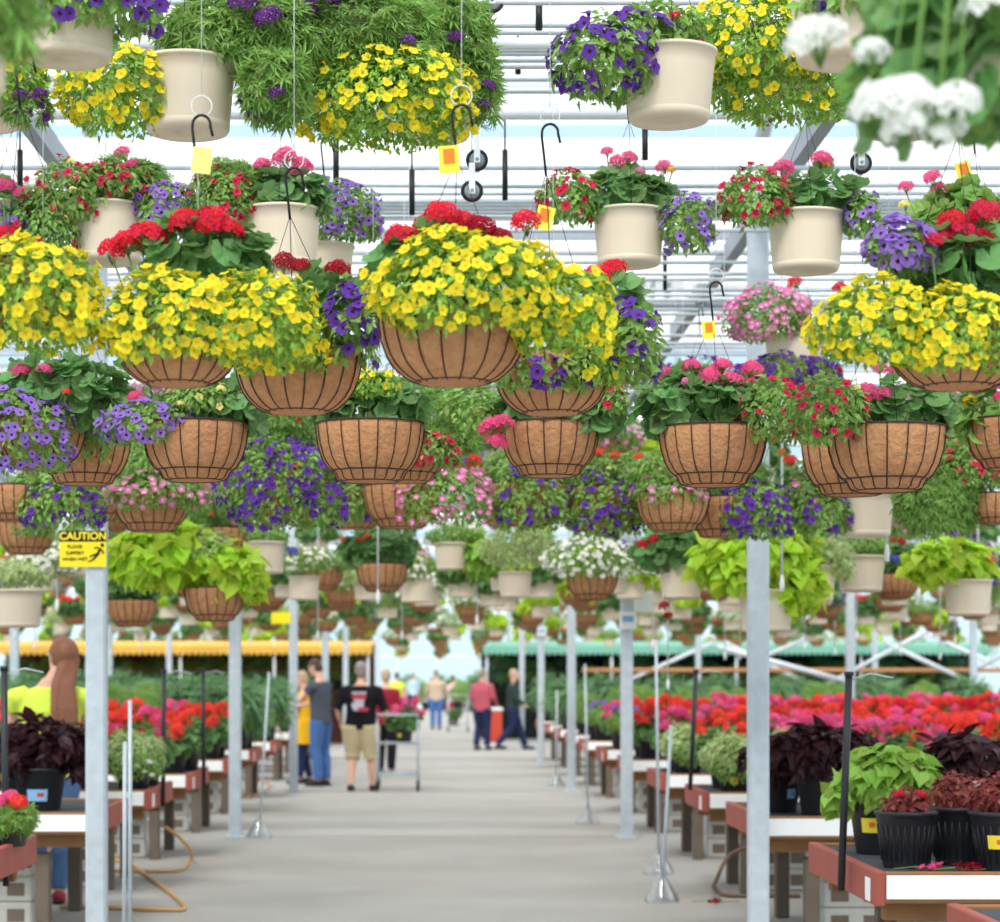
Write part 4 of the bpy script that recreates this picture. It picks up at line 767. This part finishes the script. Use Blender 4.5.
# facing: yaw 0 looks away from the camera (+Y)
person(50,15.95,1.84,.15,'woman in a neon yellow shirt with long brown hair behind the left bench',hair='hair_brown',hairstyle='long',top='cloth_neon',sleeve=.5,bottom='cloth_denim',shoe='shoe_red',loose=.006,wide=1.15,hdx=.07,head_yaw=.7,
       arms=[(up(-.26,.10,1.17),up(-.20,.33,1.10)),(up(.26,.08,1.17),up(.22,.28,1.0))],legs=[(up(-.09,.03,.5),up(-.07,-.02,.085)),(up(.09,.05,.5),up(.06,-.03,.085))])
person(321,33.1,1.84,1.05,'man in a grey t-shirt and jeans reaching towards a plant on the left',hair='hair_dark',top='cloth_charcoal',sleeve=.5,bottom='cloth_denim_blue',head_down=.45,head_yaw=.15,lean=.05,
       arms=[(up(-.22,.18,1.20),up(-.18,.46,1.22)),(up(.24,.12,1.18),up(.14,.38,1.12))])
person(304,33.9,1.66,1.5,'woman in a long yellow top over dark leggings beside the grey shirted man',hair='hair_sandy',hairstyle='short',top='cloth_gold_cloth',sleeve=0,dress=.28,bottom='cloth_navy',loose=.004,head_down=.3,
       arms=[(up(-.21,.10,1.14),up(-.16,.33,1.12)),(up(.21,.06,1.12),up(.2,.28,1.04))],legs=[(up(-.09,.03,.5),up(-.09,.05,.085)),(up(.09,.02,.5),up(.09,-.08,.085))])
person(361,31.7,1.78,-.12,'man in a black printed t-shirt and khaki shorts pushing a cart',hair='hair_grey',top='cloth_black_cloth',sleeve=.55,bottom='cloth_khaki',leglen=.58,loose=.042,wide=1.24,printed=True,
       arms=[(up(-.33,.0,1.12),up(-.30,.16,.93)),(up(.33,.04,1.10),up(.34,.30,1.0))],legs=[(up(-.12,.04,.5),up(-.13,-.10,.085)),(up(.13,.02,.5),up(.15,.06,.085))],cap='hair_grey')
person(386,37.0,1.70,-.35,'person in a maroon top walking ahead of the black t-shirt man',hair='hair_sandy',top='cloth_maroon',sleeve=.8,bottom='cloth_black_cloth')
person(482,49.5,1.76,-.50,'man in a dusky red jacket and dark trousers on the right of the aisle',hair='hair_grey',top='cloth_rosewood',sleeve=1.0,bottom='cloth_navy',wide=1.12,collar=True,lean=.06,head_yaw=-.2,
       arms=[(up(-.24,-.02,1.15),up(-.22,.12,.93)),(up(.25,.04,1.15),up(.22,.24,1.0))],legs=[(up(-.10,.04,.5),up(-.10,-.08,.085)),(up(.10,.05,.5),up(.10,.05,.085))])
person(512,49.6,1.74,-1.45,'man in a dark green jacket striding towards the right benches',hair='hair_sandy',top='cloth_forest',sleeve=1.0,bottom='cloth_navy',wide=1.15,collar=True,lean=.05,
       arms=[(up(-.25,-.03,1.15),up(-.22,.13,.95)),(up(.25,.02,1.13),up(.2,.22,1.0))],legs=[(up(-.10,.18,.50),up(-.10,.32,.085)),(up(.10,-.02,.50),up(.10,-.34,.11))])
person(436,69,1.80,.0,'man in a tan shirt and blue jeans far down the aisle',hair='hair_grey',top='cloth_tan_cloth',sleeve=1.0,bottom='cloth_denim_blue',wide=1.2,arms=[(up(-.28,.08,1.13),up(-.28,.22,.95)),(up(.30,.1,1.13),up(.26,.26,1.0))],xoff=0)
person(453,74,1.62,-.6,'person in a pale pink top beside the far cart',hair='hair_dark',top='cloth_light_pink',sleeve=.8,bottom='cloth_black_cloth')
person(413,92,1.75,.3,'person in a pale blue shirt and dark trousers at the far end',hair='hair_grey',top='cloth_pale_blue',sleeve=.8,bottom='cloth_navy')
person(397,72,1.72,.0,'person in a neon vest far behind the black t-shirt man',hair='hair_dark',top='cloth_neon',sleeve=.2,bottom='cloth_navy')

# ------------------------------------------------------------------ carts, bin, signs, boxes
def cart(px, D, label, plants):
    t = thing('garden_cart',((px-CX)*D/F,D,0),label,'cart','plant carts'); m = MB()
    for x in (-.28,.28):
        m.tube([(x,-.45,.16),(x,-.45,1.02)],.016,'galvanised',8); m.tube([(x,.45,.16),(x,.45,.86)],.016,'galvanised',8)
    m.tube([(-.28,-.45,1.0),(-.28,-.58,1.06),(.28,-.58,1.06),(.28,-.45,1.0)],.016,'galvanised',8); m.obj('frame', t)
    for z in (.24,.66):
        k = MB(); k.tube([(-.29,-.46,z),(.29,-.46,z),(.29,.46,z),(-.29,.46,z)],.014,'galvanised',6,closed=True)
        for y in np.linspace(-.4,.4,9): k.tube([(-.29,y,z),(.29,y,z)],.006,'galvanised',5)
        k.obj('shelf', t)
    for x in (-.28,.28):
        for y in (-.45,.45): k = MB(); a = np.arange(14)*2*PI/14; k.tube(np.stack([np.full(14,x),y+.062*np.cos(a),.08+.062*np.sin(a)],1),.02,'shoe_dark',6,closed=True); k.tube([(x,y,.08),(x,y,.17)],.014,'galvanised',6); k.obj('wheel', t)
    for i,(kd,x,y,z,lab) in enumerate(plants): 
        w = (t.location[0]+x,D+y,z); proto(kd,0,w,lab,None)
    return t
cart(398,31.9,'wire garden cart pushed by the black t-shirt man',[('rose',.08,.1,.674,'pink flowered plant on the cart of the black t-shirt man')])
cart(458,66,'wire garden cart far down the aisle beside the man in tan',[('green',0,-.1,.674,'green plant on the upper shelf of the far cart'),('scarlet',-.1,.0,.254,'red flowered plant on the lower shelf of the far cart')])
t = thing('waste_bin',((494-CX)*51/F,51,0),'red bin with white base and lid between the two jacketed men','bin')
m = MB(); m.bbox((0,0,.47),(.36,.36,.70),'bin_red',.03); m.obj('body', t); m = MB(); m.bbox((0,0,.06),(.44,.44,.12),'box_white',.02); m.obj('base', t); m = MB(); m.bbox((0,0,.86),(.40,.40,.08),'box_white',.02); m.obj('lid', t)
def text(body, size, m, loc, parent, name='lettering', bold=0.0, rx=PI/2):
    cu = bpy.data.curves.new(name,'FONT'); cu.body = body; cu.size = size; cu.align_x = 'CENTER'; cu.align_y = 'CENTER'; cu.offset = bold; cu.extrude = .0008
    o = bpy.data.objects.new(name, cu); COL.objects.link(o); dg = bpy.context.evaluated_depsgraph_get(); me = bpy.data.meshes.new_from_object(o.evaluated_get(dg)); bpy.data.objects.remove(o); me.materials.clear(); me.materials.append(MATS[m])
    o2 = link(name, me, parent, loc); o2.rotation_euler = (rx,0,0); return o2
D = D0-.075; sc = D/F
t = thing('caution_sign', W(83,549,D), 'yellow CAUTION floor slippery when wet sign on the left post', 'sign')
w, h = 47*sc, 36*sc
m = MB(); m.bbox((0,0,0),(w,.004,h),'sign_yellow',.001); m.obj('sign_plate', t); m = MB(); m.box((0,-.003,h/2-.030),(w,.002,.062),'black_paint'); m.obj('header', t)
text('CAUTION',.060,'sign_yellow',(0,-.0045,h/2-.031),t,bold=.0018)
for i,s in enumerate(('FLOOR','SLIPPERY','WHEN WET')): text(s,.027,'black_paint',(-.046,-.0032,.012-.036*i),t,bold=.0006)
m = MB(); e = -.0035
m.tube([(.030,e,-.075),(.060,e,-.060),(.085,e,-.030),(.100,e,.005)],[.003,.005,.008,.008],'black_paint',6); m.tube([(.085,e,-.030),(.060,e,-.035),(.040,e,-.045)],[.007,.005,.004],'black_paint',6); m.tube([(.100,e,.0),(.080,e,.010),(.065,e,.004)],.004,'black_paint',6); m.tube([(.100,e,.0),(.115,e,-.012),(.118,e,-.028)],.004,'black_paint',6); m.ell((.112,e,.022),(.010,.003,.011),'black_paint'); m.obj('slipping_figure', t)
D = D0+BAY*2-.08; 
D1 = D0+BAY-.085
t = thing('control_box', W(628,621,D1), 'white control box with a pale blue display on the second right post', 'control box'); m = MB(); m.bbox((0,0,0),(.17,.05,.17),'box_white',.012); m.obj('housing', t); m = MB(); m.bbox((0,-.027,.02),(.11,.006,.06),'display_blue',.002); m.obj('display', t)
t = thing('junction_box', W(643,602,D1-.02), 'plain white box mounted beside the second right post', 'box'); m = MB(); m.bbox((0,0,0),(.17,.08,.20),'box_white',.01); m.obj('housing', t); m = MB(); m.bbox((-.11,.05,0),(.16,.02,.03),'galvanised',.003); m.obj('bracket', t)
t = thing('control_box', W(542,632,D0+3*BAY-.09), 'white control box with a display on the fourth right post', 'control box'); m = MB(); m.bbox((0,0,0),(.16,.05,.16),'box_white',.012); m.obj('housing', t); m = MB(); m.bbox((0,-.027,.02),(.1,.006,.05),'display_blue',.002); m.obj('display', t)
m = MB(); m.bbox((0,0,0),(.27,.004,.16),'sign_yellow',.001); m.obj('notice_sign', None, W(281,618,D0+2*BAY-.075), label='blank yellow notice on the third left post', category='sign')

# poles with clear bells on the floor
def pole(px, py, tx, ty, label, bell=True, m='galvanised', r=.012):
    D = CH*F/(py-CY); b = W(px,py,D); top = W(tx,ty,D); t = thing('pole_stand' , b, label, 'pole stand' if bell else 'pole')
    k = MB(); k.tube([(0,0,.03 if bell else 0),top-b], r, m, 8); k.obj('pole', t)
    if bell: k = MB(); k.lathe([(.125,0),(.122,.02),(.10,.06),(.062,.12),(.034,.17),(.020,.22),(.014,.235)],'clear_plastic',24); k.lathe([(.118,.001),(.105,.012),(.06,.11),(.03,.165)],'clear_plastic',24); k.obj('clear_bell', t, label='clear plastic bell shaped foot')
pole(662,902,671,725,'short leaning rod in a clear bell, nearer of the right pair'); pole(659,874,656,640,'tall upright rod in a clear bell, further of the right pair')
pole(259,838,269,672,'rod in a clear bell left of the aisle by the second left post'); pole(588,824,585,664,'rod in a clear bell beside the third right post'); pole(556,786,557,690,'rod in a clear bell far along the right side')
pole(124,955,125,742,'shorter plain grey rod right of the left post',False); pole(130,950,130,700,'taller plain grey rod right of the left post',False)
def stake(px, py0, px1, py1, D, label):
    b = W(px,py0,D); k = MB(); d = W(px1,py1,D)-b; k.tube([(0,0,0),d*.5,d],.017,'pot_black',8); k.tube([d,d+[0,0,.02]],.022,'pot_black',8); t = k.obj('bench_stake', None, b, label=label, category='stake', group='black stakes on the bench ends')
    w = MB(); w.tube([d*.98,d*.98+[.10,.02,.03],d*.98+[.2,.0,.01]],.004,'galvanised',5); w.obj('wire_tie', t)
stake(841,890,849,676,10.3,'black stake at the end of the second right bench'); stake(6,886,4,670,11.6,'black stake at the left edge of the photo'); stake(163,806,164,672,17.4,'black stake at the end of the third left bench'); stake(204,786,203,672,20.4,'black stake at the end of the fourth left bench'); stake(690,790,696,672,17.2,'black stake leaning at the end of the fourth right bench')
def hose(pts, label, m='hose_tan'):
    P = [np.array([(x-CX)*d/F,d,z]) for x,d,z in pts]; Q = []
    for i in range(len(P)-1):
        p0,p1,p2,p3 = P[max(i-1,0)],P[i],P[i+1],P[min(i+2,len(P)-1)]
        for t in np.linspace(0,1,8)[:-1]: Q.append(.5*((2*p1)+(-p0+p2)*t+(2*p0-5*p1+4*p2-p3)*t*t+(-p0+3*p1-3*p2+p3)*t**3))
    Q.append(P[-1]); k = MB(); k.tube(Q,.014,m,8); k.obj('garden_hose', None, label=label, category='hose')
fl = lambda x,y: (x,CH*F/(y-CY),.015)
hose([fl(60,870),fl(118,862),fl(150,880),fl(184,908),fl(165,912),fl(105,910),fl(60,909)],'tan hose forming a sharp loop on the floor left of the aisle')
hose([(165,18.0,.40),(178,18.1,.32),(190,18.3,.2),fl(191,860),fl(180,872),fl(140,873),fl(100,872)],'tan hose curling down beside the third left bench')
hose([(748,15.6,.42),(728,15.5,.36),(715,15.5,.18),fl(714,888),fl(724,897),fl(760,898),fl(800,898)],'brown hose bending down to the floor by the right post','hose_brown')
hose([fl(246,800),fl(270,788),fl(262,782),fl(250,782)],'tan hose on the floor near the fourth left bench')

# white drip tubes with end weights, black emitters and pulleys under the roof
DR = [(57,470,612,17),(90,480,620,20),(226,500,612,18),(318,590,640,24),(378,470,604,16),(402,590,640,26),(477,560,625,22),(653,560,650,22),(668,545,690,20),(725,590,660,26),(782,460,592,13.5),(887,488,562,12.6),(857,580,640,24),(922,540,600,17),(978,560,615,18),(805,600,650,28),(835,600,655,30),(180,590,640,28),(140,600,650,30),(250,600,645,30),(290,600,650,33),(560,590,640,30),(740,600,660,32),(900,600,655,30),(940,600,660,33),(955,590,645,26),(15,590,640,26),(35,600,650,30),(110,600,655,33),(345,610,650,36)]
for D in sorted({d[3] for d in DR}): k = MB(); k.tube([(-.2*D,D,4.285),(.26*D,D,4.285)],.012,'galvanised',6); structure('hanging_rail',k)
for i,(x,y0,y1,D) in enumerate(DR):
    b = W(x,y1,D); zt = 4.28-b[2]; k = MB(); k.tube([(0,0,.08),(0,0,zt)],.0075,'cord_white',5); k.obj('tube_body',None)
    o = bpy.context.scene.objects['tube_body']; o.name = 'drip_tube'; o.location = b; tag(o,'white drip tube with an end weight hanging between the baskets','drip tube','white drip tubes')
    k = MB(); k.lathe([(0,0),(.012,.004),(.015,.05),(.010,.085),(.0075,.10)],'box_white',10); k.obj('weight', o)
for i,(x,y0,y1,D) in enumerate(((518,40,74,10.6),(539,2,30,8.8),(336,140,185,10.6),(412,170,215,11.2),(20,150,190,10.6),(505,150,200,11.2),(645,128,160,10.6),(665,245,290,14.6),(240,255,300,14.6),(725,60,110,10.6))):
    b = W(x,y1,D); top = {10.6:4.20,8.8:4.02,11.2:4.36,14.6:4.30}[D]; k = MB(); k.tube([(0,0,0),(0,0,(y1-y0)*D/F)],.014,'hook_black',6); k.tube([(0,0,(y1-y0)*D/F),(0,0,max(top-b[2],(y1-y0)*D/F+.02))],.005,'hook_black',5); k.obj('drip_emitter',None,b,label='short black rod hanging from an overhead pipe',category='drip emitter',group='black rods under the overhead pipes')
for i,(x,y,D,lab) in enumerate(((477,160,9.6,'upper black pulley of the pair left of the middle hook'),(472,191,9.6,'lower black pulley of the pair left of the middle hook'),(492,1,8.6,'black pulley at the top edge of the photo'),(488,44,8.9,'black pulley just below the top edge'),(861,163,9.6,'black pulley between the right beige pots'))):
    b = W(x,y,D); t = thing('cable_pulley', b, lab, 'pulley', 'cable pulleys'); k = MB(); R = .045
    a = np.arange(24)*2*PI/24; k.tube(np.stack([R*.86*np.cos(a),np.zeros(24),R*.86*np.sin(a)],1),.009,'hook_black',8,closed=True); k.lathe([(0,-.006),(R*.8,-.006),(R*.8,.006),(0,.006)],'steel_shade',20)
    v = k.v[-1]; k.v[-1] = v[:,[0,2,1]]; k.obj('wheel', t)
    k = MB(); k.bbox((0,.016,.05),(.026,.008,.20),'box_white',.003); k.bbox((0,-.016,.05),(.026,.008,.13),'box_white',.003); k.tube([(0,-.022,0),(0,.022,0)],.008,'steel_shade',8); k.obj('bracket', t)
    k = MB(); k.tube([(0,.016,.14),(0,.016,max(.3,4.2-b[2]))],.003,'galvanised',5); k.obj('suspension_wire', t)
# ------------------------------------------------------------------ small baskets far down the aisle (copies of a few kinds)
FP = {}
def far_proto(key, loc, label, group):
    c, pl = key; R = .19 if c == 'coco' else .15; H = R*(1.06 if c == 'coco' else 1.5)
    t = thing('hanging_basket' if c == 'coco' else 'hanging_flowerpot', loc, label, 'hanging basket' if c == 'coco' else 'hanging pot', group)
    (coco_parts if c == 'coco' else pot_parts)(R, t)
    hanger_parts(R, H, t, 1.45, H+.42)
    B = dict(lime=[('lime',.22,.13,0)],green=[('grn',.26,.13,0)],white=[('aly',.28,.15,110)],crimson=[('ger',.24,.13,0)],coral=[('ger',.24,.13,0)],purple=[('ptp',.27,.19,70)],pink=[('pnk',.27,.17,70)],violet=[('vio',.26,.16,80)],pale=[('var',.27,.15,0)],yellow=[('yel',.3,.2,60)])[pl]
    for kd,rx,rz,nb in B:
        mb = MB(); leaves(mb,kd,(0,0,H+.04),np.array([rx,rx,rz]),.8); mb.obj('foliage', t)
        if nb:
            P,Nn = bloom_pts((0,0,H+.04),np.array([rx,rx,rz]),nb,front=None,zmin=-.5); bloom_mesh(KIND[kd][4]); fm = MB(); fm.many(FLOWER[('bt',KIND[kd][4])],P,basis(Nn,RNG.normal(0,1,(len(P),3))),KIND[kd][5]*1.15); fm.obj('blossoms', t, kind='stuff')
    if pl in ('crimson','coral'):
        for i in range(8): a = i*.8; o = link('flower_head', head_mesh('crimson' if pl == 'crimson' else 'coral',i%3), t, (.17*math.cos(a),.17*math.sin(a),H+.15+.03*(i%2))); o.scale = (.06,)*3
    FP[key] = t; return t
CN = {'coco':'fibre basket','pot':'beige pot'}; PN = dict(lime='lime leaves',green='plain green leaves',white='white flowers',crimson='crimson geraniums',coral='coral geraniums',purple='purple petunias',pink='pink petunias',violet='violet flowers',pale='pale variegated leaves',yellow='yellow flowers')
PL = ['lime','green','white','crimson','coral','purple','pink','violet','pale','lime','white','crimson','lime','coral','crimson','lime']
rows = [(D,'low',2.36,.55+.012*D if D < 32 else .5+.009*D) for D in (20,22,24.5,27,30,33.5,37.5,42,48,55,63,72,84,97)]+[(D,'high',3.1 if D < 18 else 3.2,.55+.012*D if D < 32 else .5+.009*D) for D in (14.2,16.4,18.8,21.5,25,29,34,40,47,56,66,78,90)]
for ri,(D,tier,z,st) in enumerate(rows):
    a, b = -.196*D, .252*D; n = min(26,int((b-a)/st)); st = (b-a)/n; t = MB(); t.tube([(a-.5,D,z+1.45),(b+.5,D,z+1.45)],.013,'galvanised',6); structure('hanging_rail', t)
    rn = ORD[sum(1 for r in rows[:ri] if r[1] == tier)]
    for i in range(n):
        pl = PL[(i*5+ri*3+int(RNG.integers(0,4)))%len(PL)]; c = 'coco' if (i+ri+int(RNG.integers(0,2)))%(3 if D < 25 else 2) == 0 else 'pot'
        if D < 17.5 and pl in ('lime','pale','white'): pl = ('purple','pink','crimson')[i%3]
        key = (c,pl); loc = (a+(i+.5)*st+RNG.uniform(-.1,.1), D, z+RNG.uniform(-.04,.0)); 
        lab = f'{CN[c]} of {PN[pl]}, {ORD[i]} from left, {rn} distant {tier} hanging row'
        if key not in FP: far_proto(key, loc, lab, f'distant baskets on the {tier} rails')
        else: o = copy_thing(FP[key], loc, lab, f'distant baskets on the {tier} rails', rz=RNG.uniform(0,6))
# greenery standing at the far end of the aisle
for i,(x,D,s,kd) in enumerate(((-2.0,101,1.5,'green'),(-1.2,104,1.6,'tall'),(1.0,99,1.7,'green'),(1.9,96,1.7,'tall'),(2.6,93,1.6,'green'),(1.5,104,1.6,'green'),(-2.9,96,1.6,'green'),(.3,108,1.6,'tall'),(-.5,109,1.5,'green'),(3.4,90,1.6,'tall'))):
    o = proto(kd,0,(x,D,0.0005),f'{ORD[i]} tall green plant standing on the floor at the far end of the aisle','tall plants at the far end'); o.scale = (s,s,s*1.25)
# ------------------------------------------------------------------ light and camera
w = bpy.data.worlds.new('sky'); SC.world = w; w.use_nodes = True; nt = w.node_tree; bg = nt.nodes['Background']; bg.inputs[0].default_value = (.93,.965,1,1); bg.inputs[1].default_value = 1.5
def sun(e, rot, ang, col=(1,.97,.92)):
    l = bpy.data.lights.new('sun','SUN'); l.energy = e; l.angle = math.radians(ang); l.color = col; o = bpy.data.objects.new('sun', l); COL.objects.link(o); o.rotation_euler = rot; return o
sun(3.6,(math.radians(40),math.radians(-14),0),18)
cam = bpy.data.cameras.new('camera'); co = bpy.data.objects.new('camera', cam); COL.objects.link(co); co.location = (0,0,CH); co.rotation_euler = (PI/2,0,0)
cam.sensor_width = 36; cam.lens = 36*F/1000; cam.shift_x = (500-CX)/1000; cam.shift_y = (CY-461)/1000; cam.clip_end = 400; cam.clip_start = .2
cam.dof.use_dof = True; cam.dof.focus_distance = 7.7; cam.dof.aperture_fstop = 4.1; SC.camera = co
vs = SC.view_settings; vs.view_transform = 'Standard'; vs.look = 'None'; vs.exposure = 0.1; vs.gamma = 1; vs.use_curve_mapping = False
try: SC.cycles.max_bounces = 6; SC.cycles.transparent_max_bounces = 12; SC.cycles.use_denoising = True
except Exception: pass
